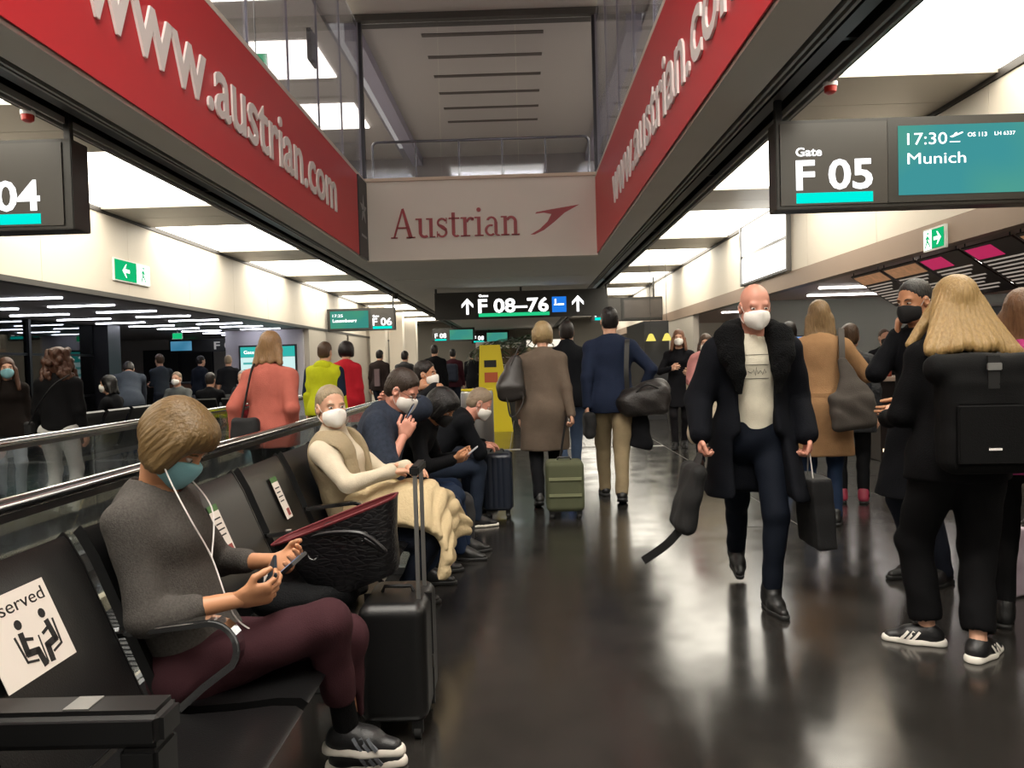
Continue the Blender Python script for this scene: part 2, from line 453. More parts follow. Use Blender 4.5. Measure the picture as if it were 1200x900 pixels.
for k in range(10):
    a = PI/2 + k*PI/5; q = 0.30 if k % 2 == 0 else 0.11
    star.append((0.39+q*math.cos(a), 0.88+q*math.sin(a)))
for k in range(5):
    i = 2*k; pts = [star[i], star[(i+1) % 10], (0.39, 0.88), star[(i-1) % 10]]
    cx = sum(p[0] for p in pts)/4; cy = sum(p[1] for p in pts)/4
    pts = [(cx+(a-cx)*0.86, cy+(b-cy)*0.86) for a, b in pts]
    B().prism(pts, (0.03, 0, 0), Y3, Z3, 0.006).build('star_segment', mat('emblem_grey', '#8b8d92', 0.4), sp)
box('caption_line', 0.03, 0.035, 0.18, 0.62, 0.38, 0.42, MATS['emblem_grey'], sp)

# airline name on the bridge, serif letters drawn as strokes
def serif_word(parent, m, org, height):
    """capital height = height; letters are built from stems, hairlines, bowls and slab serifs"""
    S = height; x = 0.0
    T, t = 0.115, 0.045      # thick stem, hairline
    xh = 0.66
    def place(shapes, name):
        bb = B()
        for poly in shapes:
            bb.prism([(a*S, b*S) for a, b in poly], org, X3, Z3, 0.02)
        bb.build(name, m, parent)
    def rect(a, b, c_, d): return [(a, c_), (b, c_), (b, d), (a, d)]
    def ring(cx, cy, rx, ry, wx, wy, a0, a1, n=14):
        out = []
        for i in range(n):
            p, q = a0+(a1-a0)*i/n, a0+(a1-a0)*(i+1)/n
            f = lambda an, rx_, ry_: (cx+rx_*math.cos(an), cy+ry_*math.sin(an))
            quad = [f(p, rx, ry), f(q, rx, ry), f(q, rx-wx, ry-wy), f(p, rx-wx, ry-wy)]
            if a1 < a0: quad.reverse()
            out.append(quad)
        return out
    def stroke(pts, ws):
        out = []
        for (a, b), w0, w1 in zip(zip(pts, pts[1:]), ws, ws[1:]):
            dx, dy = b[0]-a[0], b[1]-a[1]; L = math.hypot(dx, dy); nx, ny = -dy/L, dx/L
            out.append([(a[0]-nx*w0/2, a[1]-ny*w0/2), (b[0]-nx*w1/2, b[1]-ny*w1/2), (b[0]+nx*w1/2, b[1]+ny*w1/2), (a[0]+nx*w0/2, a[1]+ny*w0/2)])
        return out
    def shift(shapes, dx): return [[(a+dx, b) for a, b in p] for p in shapes]
    def A():
        return [[(0.05, 0), (0.11, 0), (0.40, 0.93), (0.36, 1.0)], [(0.58, 0), (0.72, 0), (0.43, 1.02), (0.355, 1.0)], rect(0.2, 0.58, 0.33, 0.38), rect(-0.02, 0.2, 0, 0.04), rect(0.5, 0.8, 0, 0.04)], 0.82
    def u_():
        return [rect(0.10, 0.10+T, 0.16, xh), rect(0.0, 0.12, xh-0.045, xh)] + ring(0.30, 0.18, 0.20, 0.19, T*0.9, 0.08, PI, 1.72*PI) + [rect(0.46, 0.46+T, 0, xh), rect(0.36, 0.48, xh-0.045, xh), rect(0.46, 0.66, 0, 0.045)], 0.69
    def s_():
        return ring(0.20, 0.49, 0.17, 0.17, 0.07, 0.06, 0.12*PI, 1.25*PI) + stroke([(0.09, 0.42), (0.22, 0.34), (0.34, 0.24)], [0.08, 0.13, 0.1]) + ring(0.20, 0.17, 0.18, 0.18, 0.08, 0.06, 0.25*PI, -0.9*PI) + [rect(0.335, 0.37, 0.46, xh), rect(0.02, 0.055, 0.0, 0.2)], 0.43
    def t_():
        return [rect(0.10, 0.10+T, 0.12, 0.83), rect(0.0, 0.36, xh-0.05, xh)] + ring(0.25, 0.13, 0.15, 0.14, 0.1, 0.06, PI, 1.75*PI), 0.40
    def r_():
        return [rect(0.09, 0.09+T, 0, xh), rect(0.0, 0.1, xh-0.045, xh), rect(0.0, 0.32, 0, 0.045)] + ring(0.34, 0.46, 0.16, 0.2, 0.07, 0.08, PI*0.95, 0.3*PI) + [[(0.36, 0.54), (0.45, 0.54), (0.45, 0.64), (0.36, 0.64)]], 0.47
    def i_():
        dot = [[(0.15+0.075*math.cos(a), 0.9+0.075*math.sin(a)) for a in np.linspace(0, 2*PI, 12, endpoint=False)]]
        return [rect(0.09, 0.09+T, 0, xh), rect(0.0, 0.1, xh-0.045, xh), rect(0.0, 0.30, 0, 0.045)] + dot, 0.33
    def a_():
        return ring(0.24, 0.46, 0.19, 0.20, 0.09, 0.06, 0.85*PI, 0.0) + [rect(0.335, 0.335+T*0.95, 0.1, 0.47)] + ring(0.21, 0.19, 0.20, 0.2, 0.09, 0.06, 0.35*PI, 1.75*PI) + ring(0.47, 0.11, 0.13, 0.12, 0.09, 0.05, PI, 1.65*PI), 0.56
    def n_():
        return [rect(0.09, 0.09+T, 0, xh), rect(0.0, 0.1, xh-0.045, xh), rect(0.0, 0.28, 0, 0.045), rect(0.43, 0.43+T, 0, 0.46), rect(0.35, 0.63, 0, 0.045)] + ring(0.345, 0.44, 0.2, 0.22, T*0.9, 0.08, 0.0, 0.85*PI), 0.66
    for fn in (A, u_, s_, t_, r_, i_, a_, n_):
        sh, adv = fn()
        place(shift(sh, x), 'letter'); x += adv
    return x*S
an = empty('airline_sign', (-2.37, BY-0.002, 3.745), label='red serif airline lettering with swooping arrow on white bridge band', cat='sign')
wl = serif_word(an, M_lred, Vector((0, 0, 0)), 0.545)
an.scale = (2.42/wl, 1, 1)
arr = B()
def poly_bez(p0, p1, p2, n=8): return [((1-t)**2*p0[0]+2*t*(1-t)*p1[0]+t*t*p2[0], (1-t)**2*p0[1]+2*t*(1-t)*p1[1]+t*t*p2[1]) for t in np.linspace(0, 1, n)]
k = wl/2.42
tail = poly_bez((2.62, 0.0), (2.92, 0.20), (3.05, 0.36)) + [(3.22, 0.42)] + poly_bez((3.20, 0.36), (3.0, 0.1), (2.66, 0.0))
pts = [(2.60, 0.0), (2.78, 0.10), (2.93, 0.24), (3.0, 0.37), (2.86, 0.40), (2.70, 0.385), (2.72, 0.415), (3.0, 0.46), (3.53, 0.535), (3.25, 0.39), (3.05, 0.22), (2.86, 0.08), (2.68, 0.0)]
cen = (3.03, 0.36)
M_arrow = M_lred
bb = B(); bb.prism([(a*k, b) for a, b in reversed(pts)], (0, 0, 0), X3, Z3, -0.02); bb.build('arrow_emblem', M_arrow, an)
# ---------------------------------------------------------------- atrium lamps (out of frame overhead, seen as reflections in the glazing)
M_atr = lamp_mat('atrium_lamp', (1.0, 0.94, 0.84), 11.5)
o = B().box(-2.2, 0.9, -3.6, 3.4, ZC+0.05, ZC+0.09).build('atrium_lamp_offscreen', M_atr)
tag(o, 'long white lamp field on the atrium ceiling', 'ceiling lamp')

# ---------------------------------------------------------------- hanging gate signs
M_scr_teal = mat('display_teal', '#2a8f88', 0.25, noise=(1.6, 0.25), emit=0.0)
def screen_mat(name, ca, cb, power, axis=(0.7, 0, 0.9)):
    if name in MATS: return MATS[name]
    m = bpy.data.materials.new(name); m.use_nodes = True; nt = m.node_tree; nt.nodes.clear()
    out = nt.nodes.new('ShaderNodeOutputMaterial'); e = nt.nodes.new('ShaderNodeEmission'); e.inputs[1].default_value = power
    tc = nt.nodes.new('ShaderNodeTexCoord'); n = nt.nodes.new('ShaderNodeTexNoise'); n.inputs['Scale'].default_value = 1.3; n.inputs['Detail'].default_value = 1
    r = nt.nodes.new('ShaderNodeValToRGB')
    r.color_ramp.elements[0].color = (*srgb(ca), 1); r.color_ramp.elements[1].color = (*srgb(cb), 1)
    r.color_ramp.elements[0].position = 0.35; r.color_ramp.elements[1].position = 0.65
    nt.links.new(tc.outputs['Object'], n.inputs['Vector']); nt.links.new(n.outputs['Fac'], r.inputs['Fac'])
    nt.links.new(r.outputs['Color'], e.inputs[0]); nt.links.new(e.outputs[0], out.inputs[0])
    MATS[name] = m; return m
M_disp = screen_mat('departure_display', '#4f9c8c', '#3f9296', 0.75)
M_disp2 = screen_mat('departure_display_green', '#4a9a7c', '#3c8f83', 0.7)

def gate_sign(lab, x0, x1, y, z0, num, scr_x, lines, face_x, depth=0.2, power_text=True, number_mat=None, pole_x=None, scr_mat=None, grey_screen=False):
    """x0..x1 the whole housing, face_x left edge of the number field; the front lies at y"""
    hgt = 0.70
    r = empty('gate_sign', (x0, y, z0), label=lab, cat='gate sign', group='hanging gate signs')
    w = x1-x0
    B().box(0, w, 0.012, depth, 0, hgt).build('housing', M_dark, r, 0.006)
    fx = face_x-x0
    box('number_field', max(0.03, fx-0.14), min(w-0.03, fx+0.78), 0.0, 0.02, 0.03, hgt-0.03, M_dark2, r)
    nm = number_mat or M_wlit
    text('gate_word', 'Gate', nm, r, (fx, -0.001, 0.415), X3, Z3, w=0.205, h=0.068, bold=0.02)
    text('gate_number', num, nm, r, (fx, -0.001, 0.155), X3, Z3, w=0.60, h=0.235, bold=0.022)
    box('teal_bar', fx, fx+0.60, -0.003, 0.003, 0.045, 0.125, M_teal, r)
    if scr_x is not None:
        a, b = scr_x[0]-x0, scr_x[1]-x0
        box('screen_bezel', a-0.08, b+0.08, -0.004, 0.02, 0.03, hgt-0.03, M_dark, r)
        s = box('screen', a, b, -0.008, 0.0, 0.085, hgt-0.075, mat('switched_off_display', '#4a4542', 0.15, noise=(2, 0.2)) if grey_screen else (scr_mat or M_disp), r)
        for (t, dx, dz, wd, h, bo) in lines:
            text('screen_line', t, nm, s, (a+dx, -0.009, dz), X3, Z3, w=wd, h=h, bold=bo, depth=0.001)
    for px in (pole_x or []):
        B().box(px-x0-0.025, px-x0+0.025, depth*0.4, depth*0.4+0.05, hgt, (ZL+0.07 if (px < -3.66 or px > 2.33) else ZS+0.30)-z0).build('hanger', M_black, r)
    return r
g5 = gate_sign('dark hanging sign for gate F 05 with lit teal departure screen', 2.05, 4.2, 6.12, 2.505, 'F 05', (3.0, 4.01),
          [('17:30', 0.07, 0.475, 0.31, 0.095, 0.0), ('OS 113', 0.54, 0.525, 0.15, 0.034, 0.01), ('LH 6337', 0.75, 0.53, 0.16, 0.03, 0.0), ('Munich', 0.07, 0.325, 0.455, 0.09, 0.0)], 2.20, 0.2, pole_x=[2.10])
# take-off pictogram on its screen
pl = B(); pl.prism([(0, 0), (0.03, 0.012), (0.045, 0.03), (0.06, 0.032), (0.055, 0.018), (0.1, 0.036), (0.105, 0.026), (0.02, -0.008)], (0.95+0.40, -0.009, 0.53), X3, Z3, 0.001); pl.box(1.35, 1.43, -0.011, -0.009, 0.485, 0.492)
pl.build('plane_pictogram', M_wlit, g5)
gate_sign('dark hanging sign for gate F 04 beside the exit sign', -5.6, -3.45, 5.95, 2.495, 'F 04', (-5.5, -4.55), [], -4.30, 0.25, pole_x=[-3.53], grey_screen=True)
gate_sign('distant dark sign for gate F 06 showing Luxembourg on a green screen', -6.05, -3.92, 24.0, 2.49, 'F 06', (-5.95, -4.75),
          [('17:25', 0.08, 0.44, 0.32, 0.09, 0.0), ('Luxembourg', 0.08, 0.28, 0.75, 0.1, 0.02)], -4.62, 0.2, pole_x=[-3.98], scr_mat=M_disp2)
gate_sign('distant dark sign for gate F 07 with a switched-off grey screen', 2.12, 4.42, 23.0, 2.51, 'F 07', (3.1, 4.3), [], 2.22, 0.2, pole_x=[2.2, 4.0], grey_screen=True)
# way sign F 08-76
ws = empty('direction_sign', (-2.22, 20.0, 2.52), label='long dark hanging direction sign to gates F 08 to 76 with upward arrows', cat='direction sign')
B().box(0, 4.5, 0, 0.18, 0, 0.70).build('housing', M_dark, ws, 0.008)
def up_arrow(x):
    bb = B(); bb.box(x-0.032, x+0.032, -0.006, 0, 0.12, 0.5)
    bb.prism([(x-0.15, 0.38), (x-0.15, 0.29), (x, 0.45), (x+0.15, 0.29), (x+0.15, 0.38), (x, 0.54)], (0, 0, 0), X3, Z3, 0.006)
    bb.build('arrow', M_wlit, ws)
up_arrow(0.85); up_arrow(3.72)
text('gate_word', 'Gates', M_wlit, ws, (1.15, -0.002, 0.565), X3, Z3, w=0.25, h=0.07, bold=0.02)
text('gate_numbers', 'F 08\u201376', M_wlit, ws, (1.13, -0.002, 0.16), X3, Z3, w=1.83, h=0.36, bold=0.025)
box('green_bar', 1.14, 2.98, -0.008, 0.0, 0.05, 0.14, M_emerald, ws)
box('blue_pictogram', 3.05, 3.42, -0.006, 0.0, 0.12, 0.52, lamp_mat('pictogram_blue', srgb('#1f6fd0'), 0.9), ws)
bb = B(); bb.box(3.12, 3.16, -0.009, -0.006, 0.30, 0.46); bb.box(3.19, 3.36, -0.009, -0.006, 0.30, 0.34); bb.box(3.10, 3.18, -0.009, -0.006, 0.30, 0.33); bb.build('pictogram_figure', M_wlit, ws)
for x in (0.03, 2.25, 4.47): B().tube([(x, 0.09, 0.70), (x, 0.09, ZS-2.52-0.02)], 0.03, 8).build('hanger', M_black, ws)

# ---------------------------------------------------------------- exit signs
def exit_sign(lab, org, u, w, h, arrow):
    r = empty('exit_sign', org, label=lab, cat='exit sign')
    u = Vector(u); n = u.cross(Z3)
    def pl(name, a, b, c_, d, m, off):
        B().prism([(a, c_), (b, c_), (b, d), (a, d)], n*off, u, Z3, 0.004).build(name, m, r)
    B().prism([(-0.02, -0.02), (w+0.02, -0.02), (w+0.02, h+0.02), (-0.02, h+0.02)], n*0.002, u, Z3, 0.028).build('housing', mat('exit_sign_white', '#dfe6e0', 0.4), r)
    ga, gb = (0, w*0.6) if arrow < 0 else (w*0.4, w)
    pl('green_field', ga, gb, 0, h, M_green, 0.030)
    pl('white_field', *((w*0.62, w) if arrow < 0 else (0, w*0.38)), 0, h, M_wlit, 0.030)
    cx = (ga+gb)/2; s = h*0.34; d = arrow
    pts = [(cx+d*s, h/2), (cx, h/2+s), (cx-d*s*0.15, h/2+s), (cx+d*s*0.3, h/2+s*0.25), (cx-d*s, h/2+s*0.25), (cx-d*s, h/2-s*0.25), (cx+d*s*0.3, h/2-s*0.25), (cx-d*s*0.15, h/2-s), (cx, h/2-s)]
    if d < 0: pts = pts[::-1]
    B().prism(pts[::-1] if d > 0 else pts[::-1], n*0.034, u, Z3, 0.004).build('arrow', M_wlit, r)
    # running figure
    fx = w*0.80 if arrow < 0 else w*0.2; q = h
    bb = B()
    def limb(a, b, t):
        a, b = Vector(a), Vector(b); e = (b-a).normalized(); nn = Vector((-e.y, e.x))*t/2
        bb.prism([tuple(a-nn), tuple(b-nn), tuple(b+nn), tuple(a+nn)], n*0.034, u, Z3, 0.004)
    limb((fx, q*0.72), (fx-0.02*q, q*0.42), 0.12*q); limb((fx-0.02*q, q*0.45), (fx-0.16*q, q*0.25), 0.08*q); limb((fx-0.16*q, q*0.25), (fx-0.22*q, q*0.08), 0.07*q)
    limb((fx-0.02*q, q*0.45), (fx+0.14*q, q*0.28), 0.08*q); limb((fx+0.14*q, q*0.28), (fx+0.24*q, q*0.12), 0.07*q); limb((fx, q*0.68), (fx+0.2*q, q*0.5), 0.06*q); limb((fx, q*0.68), (fx-0.2*q, q*0.55), 0.06*q)
    bb.prism([(fx+0.03*q+0.07*q*math.cos(a), q*0.85+0.07*q*math.sin(a)) for a in np.linspace(0, 2*PI, 10, endpoint=False)], n*0.034, u, Z3, 0.004)
    bb.build('running_figure', M_green, r)
    return r
exit_sign('green exit sign with arrow on the cream fascia near gate F 04', (XFL+0.006, 11.53, 2.79), Y3, 1.08, 0.305, -1)
exit_sign('small green exit sign on the bronze fascia edge by the cafe', (XFR-0.015, 8.05, 2.40), -Y3, 0.37, 0.19, 1)

# red alarm beacons under the tracks
for (x, y, lab) in ((-3.64, 5.75, 'red alarm beacon under the track beside the red banner with the star panel'), (2.31, 5.7, 'red alarm beacon under the track above the sign showing Munich')):
    r = empty('alarm_beacon', (x, y, ZS-0.02), label=lab, cat='alarm')
    B().lathe([(0.0, 0.0), (0.05, 0.0), (0.05, -0.03), (0.0, -0.03)], n=14).build('base', M_letter, r)
    B().lathe([(0.0, -0.03), (0.045, -0.03), (0.042, -0.07), (0.02, -0.085), (0.0, -0.085)], n=14).build('lens', mat('beacon_red', '#b3261c', 0.3), r)

# ---------------------------------------------------------------- moving walkway with glass balustrades
wk = empty('moving_walkway', (-2.03, 2.0, 0.0), label='moving walkway belt of ribbed grey pallets with cream kerb behind the seats', cat='walkway')
M_pallet = mat('ribbed_pallet', '#3d3d3f', 0.45, metal=0.4)
pm = B(); pm.box(-0.37, 0.37, 0, 0.388, 0.001, 0.012)
for k in range(6): pm.box(-0.36, 0.36, 0.02+k*0.063, 0.05+k*0.063, 0.012, 0.018)
p0 = pm.build('pallet', M_pallet, wk); p0.location = (0, 0, 0)
for k in range(1, 30):
    o = link('pallet', p0.data, None, wk); o.location = (0, 0.4*k, 0)
for sx in (-1, 1):
    B().box(sx*0.40-0.03, sx*0.40+0.03, 0, 12, 0.001, 0.10).build('kerb', mat('cream_kerb', '#c9bfa8', 0.5), wk)
def balustrade(lab, x, y0, y1, pw):
    r = empty('glass_railing', (x, y0, 0), label=lab, cat='railing', group='glass railings of the moving walkway')
    n = int(round((y1-y0)/pw)); w = (y1-y0)/n
    for k in range(n): box('pane', -0.006, 0.006, k*w+0.008, (k+1)*w-0.008, 0.14, 0.95, M_glass, r)
    B().tube([(0, 0, 0.97), (0, y1-y0, 0.97)], 0.027, 12).build('handrail', M_chrome, r)
    B().box(-0.012, 0.012, 0, y1-y0, 0.925, 0.95).build('glass_channel', M_steel, r)
    B().box(-0.03, 0.03, 0, y1-y0, 0.001, 0.14).build('base_channel', mat('base_channel_alu', '#77777a', 0.35, metal=0.8), r)
    return r
balustrade('glass railing with chrome handrail right behind the black seats', -1.56, 1.0, 13.0, 1.2)
balustrade('glass railing with chrome handrail on the lounge side of the walkway', -3.05, 2.0, 13.4, 1.14)

# ---------------------------------------------------------------- seat row
NS = 10
bench = empty('airport_bench', (-1.1, 0.9, 0.0), label='long row of black leather airport seats in front of the glass railing', cat='bench')
P0 = 0.6
def seat_y(k): return 1.2 + P0*k - 0.9           # local centre of seat k (seat 1 carries the reserved card)
def loft(prof, y0, y1, th, ny=5, sag=0.0):
    """curved cushion: prof = [(x,z)] front surface line, thickness th to the rear/below"""
    n = len(prof); V = []; F = []
    nrm = []
    for i in range(n):
        a = Vector(prof[max(i-1, 0)]); b = Vector(prof[min(i+1, n-1)]); t = (b-a).normalized(); nrm.append(Vector((-t.y, t.x)))
    for side in (0, 1):
        for j in range(ny):
            y = y0+(y1-y0)*j/(ny-1); e = (2*j/(ny-1)-1)
            for i in range(n):
                edge = 1.0 if (i in (0, n-1)) else 0.0
                q = Vector(prof[i]) + nrm[i]*(th if side else 0) + nrm[i]*(sag*(1-e*e) if not side else 0)
                V.append((q.x, y, q.y))
    o = ny*n
    for j in range(ny-1):
        for i in range(n-1):
            F.append((j*n+i, j*n+i+1, (j+1)*n+i+1, (j+1)*n+i)); F.append((o+j*n+i, o+(j+1)*n+i, o+(j+1)*n+i+1, o+j*n+i+1))
    for j in range(ny-1):
        F.append((j*n, (j+1)*n, o+(j+1)*n, o+j*n)); F.append((j*n+n-1, o+j*n+n-1, o+(j+1)*n+n-1, (j+1)*n+n-1))
    for i in range(n-1):
        F.append((i, o+i, o+i+1, i+1)); k = (ny-1)*n; F.append((k+i, k+i+1, o+k+i+1, o+k+i))
    b = B(); b.add(V, F, True); return b
back_prof = [(0.06, 0.44), (0.025, 0.52), (-0.02, 0.63), (-0.065, 0.74), (-0.105, 0.84), (-0.145, 0.915), (-0.155, 0.925)]
seat_prof = [(0.07, 0.425), (0.16, 0.418), (0.28, 0.425), (0.39, 0.437), (0.455, 0.435), (0.475, 0.42)]
bk0 = st0 = None
for k in range(NS):
    yc = seat_y(k)
    if bk0 is None:
        bk0 = loft(back_prof, -0.255, 0.255, 0.030, sag=0.004).build('backrest', M_leather, bench); st0 = loft(seat_prof[::-1], -0.275, 0.275, 0.05).build('seat', M_leather, bench)
        a, b = bk0, st0
    else:
        a, b = link('backrest', bk0.data, None, bench), link('seat', st0.data, None, bench)
    a.location = b.location = (0, yc, 0)
    for s in (-1, 1):
        e = B().flat([(x-0.014, yc+s*0.259, z) for x, z in back_prof], 0.030, 0.005, up=(1, 0, 0.3)).build('edge_strip', M_black, bench)
B().box(0.12, 0.20, 0, NS*P0, 0.30, 0.37).build('beam', M_steel, bench)
for y in (0.5, 2.3, 4.1, 5.5):
    bb = B(); bb.box(0.13, 0.19, y-0.03, y+0.03, 0.04, 0.31); bb.box(-0.12, 0.42, y-0.035, y+0.035, 0.001, 0.045); bb.build('leg', M_steel, bench, 0.004)
def chrome_arm(y):
    top = [(-0.09, y, 0.635), (0.10, y, 0.655), (0.22, y, 0.668)]
    bend = [(0.22+0.075*math.sin(a), y, 0.593+0.075*math.cos(a)) for a in np.linspace(0.25, 2.2, 8)]
    low = [(0.20, y, 0.49), (0.13, y, 0.43), (0.11, y, 0.38)]
    B().flat(top+bend+low, 0.05, 0.02, up=(0, 1, 0)).build('armrest', M_chrome, bench, 0.005)
for k in (1, 3, 4, 5, 6, 7, 8): chrome_arm(seat_y(k)+0.3)
# broad black armrest with metal plate
yb = seat_y(0)+0.30
bb = B(); bb.box(-0.10, 0.385, yb-0.05, yb+0.05, 0.63, 0.705); bb.build('armrest', M_plastic, bench, 0.016, 3)
B().box(0.30, 0.375, yb-0.048, yb+0.048, 0.40, 0.632).build('armrest_post', M_plastic, bench, 0.008)
B().box(-0.06, 0.0, yb-0.045, yb+0.045, 0.40, 0.632).build('armrest_post', M_plastic, bench, 0.008)
box('metal_plate', 0.185, 0.235, yb-0.03, yb+0.03, 0.7045, 0.7075, M_alu, bench)
# cards on the backrests: a frame lying on the leather
def card(name, y, z, w, h, m, off=0.006, rot=0.0):
    """card centred at height z on the backrest; returns origin, u (reading), v (up)"""
    zz = np.array([p[1] for p in back_prof]); xx = np.array([p[0] for p in back_prof])
    def X(q): return float(np.interp(q, zz, xx))
    v = Vector((X(z+h/2)-X(z-h/2), 0, h)).normalized(); u = Vector((0, 1, 0)); n = u.cross(v)
    u2 = (u*math.cos(rot)+v*math.sin(rot)); v2 = (v*math.cos(rot)-u*math.sin(rot))
    o = Vector((X(z), y, z)) + n*off
    B().prism([(-w/2, -h/2), (w/2, -h/2), (w/2, h/2), (-w/2, h/2)], o, u2, v2, 0.0015).build(name, m, bench)
    return o + n*0.0016, u2, v2
M_card = mat('card_white', '#d9d1c9', 0.55); M_ink = mat('black_ink', '#0e0d0d', 0.6); M_cgreen = mat('card_green', '#3f6b35', 0.6); M_cred = mat('card_red_ink', '#8b3a34', 0.6)
o, u, v = card('reserved_card', seat_y(1)-0.055, 0.763, 0.25, 0.205, M_card, 0.012)
text('card_word', 'Reserved', M_ink, bench, o - u*0.118 + v*0.055, u, v, w=0.225, h=0.034, depth=0.0006, bold=0.0)
def fig(pts, w):
    bb = B()
    for a, b in zip(pts, pts[1:]):
        a, b = Vector(a), Vector(b); e = (b-a).normalized(); nn = Vector((-e.y, e.x))*w/2
        bb.prism([tuple(a-nn-e*w*0.3), tuple(b-nn+e*w*0.3), tuple(b+nn+e*w*0.3), tuple(a+nn-e*w*0.3)], o, u, v, 0.0008)
    return bb
def dot(bb, x, y, r): bb.prism([(x+r*math.cos(a), y+r*math.sin(a)) for a in np.linspace(0, 2*PI, 12, endpoint=False)], o, u, v, 0.0008)
for sx, xo in ((1, -0.02), (-1, 0.075)):
    f = fig([(xo, 0.0), (xo-0.004*sx, -0.045), (xo+0.03*sx, -0.05), (xo+0.034*sx, -0.085)], 0.017); dot(f, xo+0.004*sx, 0.024, 0.012); f.build('pictogram', M_ink, bench)
    fig([(xo-0.022*sx, 0.0), (xo-0.016*sx, -0.062), (xo+0.018*sx, -0.07)], 0.006).build('pictogram', M_ink, bench)
    fig([(xo+0.002*sx, -0.012), (xo+0.028*sx, -0.02)], 0.008).build('pictogram', M_ink, bench)
fig([(0.03, -0.02), (0.024, -0.085)], 0.004).build('pictogram', M_ink, bench)
for k in (3, 4):
    yy = seat_y(k)+0.02 if k == 4 else seat_y(k)-0.10
    o, u, v = card('notice_card', yy, 0.735, 0.085, 0.185, M_card, 0.008)
    B().prism([(-0.0425, 0.0925), (0.0425, 0.0925), (0.0425, 0.118), (-0.0425, 0.118)], o - (u.cross(v))*0.0016, u, v, 0.0015).build('card_header', M_cgreen, bench)
    for q in range(4):
        B().prism([(-0.03, 0.06-q*0.022), (0.03-0.008*(q % 2), 0.06-q*0.022), (0.03-0.008*(q % 2), 0.066-q*0.022), (-0.03, 0.066-q*0.022)], o, u, v, 0.0005).build('card_line', M_ink, bench)
    B().prism([(-0.005, -0.08), (0.032, -0.08), (0.032, -0.045), (-0.005, -0.045)], o, u, v, 0.0005).build('card_stamp', M_cred, bench)

# ---------------------------------------------------------------- gate lounge behind the walkway
M_lowceil = mat('low_ceiling_grey', '#8d8783', 0.6, noise=(1.5, 0.05))
struct(box('ceiling_left_low', -15, XFL-0.14, YB, 27.2, 2.52, 2.66, M_lowceil))
k = 0
for col_x in (-7.90, -9.65):
    for j in range(12):
        y = 8.4 + 1.47*j + (0.0 if col_x > -9 else 0.18)
        if y > 25 or (col_x+1.1)/y < -0.66: continue
        r = empty('strip_light', (col_x, y, 2.52), label='slim white strip light recessed in the low lounge ceiling', cat='strip light', group='strip lights of the lounge ceiling')
        box('tube', 0, 1.1, -0.030, 0.030, -0.022, -0.001, M_strip, r); 
        box('frame', -0.015, 1.115, -0.045, 0.045, -0.0012, -0.0002, M_alu, r)
M_mul = mat('facade_mullion', '#16171a', 0.4, metal=0.5)
fw = struct(empty('window_7', (-10.05, 1.0, 0)))
for j in range(7):
    y0 = j*2.42
    for (z0, z1) in ((0.05, 0.85), (0.9, 1.78), (1.83, 2.50)):
        box('pane', -0.01, 0.01, y0+0.04, y0+2.38, z0, z1, M_dglass, fw)
    box('mullion', -0.07, 0.07, y0-0.04, y0+0.04, 0, 2.52, M_mul, fw)
    for zt in (0.85, 1.78): box('transom', -0.04, 0.04, y0+0.04, y0+2.38, zt, zt+0.05, M_mul, fw)
struct(box('added_night_sheet', -12.6, -12.4, YB, 18.2, -0.1, 2.52, mat('painted_night', '#0b0d0f', 0.9)))  # added dark sheet standing for the night, keeps ambient light off the panes
struct(box('column_lounge', -10.3, -9.7, 17.95, 18.5, 0, 2.52, mat('column_black', '#17171a', 0.4)))
M_gwall = mat('lounge_grey_wall', '#8f8a82', 0.7, noise=(1.5, 0.04))
struct(box('wall_lounge_end', -15, XFL, 27.0, 27.2, 0, 2.52, M_gwall))
struct(box('wall_lounge_side', -15, -14.8, 18.2, 27.0, 0, 2.52, M_gwall))
struct(box('wall_lounge_return', -15, -10.3, 18.1, 18.25, 0, 2.52, M_gwall))
for n_, (a, b) in enumerate(((-13.3, -12.1), (-12.0, -10.9))):
    d = struct(empty('door_%d' % (n_+1), (a, 26.98, 0)))
    box('door_frame', -0.05, b-a+0.05, -0.02, 0.0, 0, 2.15, mat('door_frame_dark', '#222224', 0.5), d); box('door_leaf', 0.02, b-a-0.02, -0.05, -0.02, 0.01, 2.08, mat('door_leaf_grey', '#4c4b46' if n_ else '#2c2c2c', 0.5), d)
    B().tube([((b-a)*0.85, -0.09, 0.9), ((b-a)*0.85, -0.09, 1.1)], 0.012, 6).build('door_handle', M_steel, d)
gl = empty('gate_sign', (-10.5, 22.8, 1.94), label='dark lounge gate sign for F 06 with a small blue screen', cat='gate sign')
B().box(0, 2.33, 0, 0.12, 0, 0.37).build('housing', M_black, gl); box('screen', 0.05, 0.68, -0.006, 0, 0.05, 0.33, screen_mat('blue_display', '#2c6f8f', '#5e97b8', 0.7), gl)
text('gate_number', 'F 06', mat('sign_grey_letters', '#b9b6b0', 0.5, emit=0.25), gl, (1.35, -0.002, 0.07), X3, Z3, w=0.74, h=0.23, bold=0.02)
for x in (0.2, 2.1): B().box(x-0.015, x+0.015, 0.05, 0.08, 0.37, 0.58).build('hanger', M_black, gl)
pw = struct(box('wall_screen_panel', -8.5, XFL-0.14, 22.0, 22.15, 0, 2.50, mat('pale_lilac_panel', '#b9b4ba', 0.6)))
ds_scale = 1.22
ds = empty('display_screen', (-8.1, 21.99, 0.6), label='large portrait display with teal header and white fields on the pale panel', cat='screen')
box('bezel', 0, 1.36, -0.05, 0.0, 0, 1.2, M_black, ds); box('teal_header', 0.04, 1.32, -0.056, -0.05, 0.92, 1.16, lamp_mat('header_teal', srgb('#2fa39b'), 0.9), ds)
box('white_field', 0.04, 1.32, -0.056, -0.05, 0.04, 0.915, lamp_mat('field_pale', srgb('#b9d6d4'), 0.95), ds)
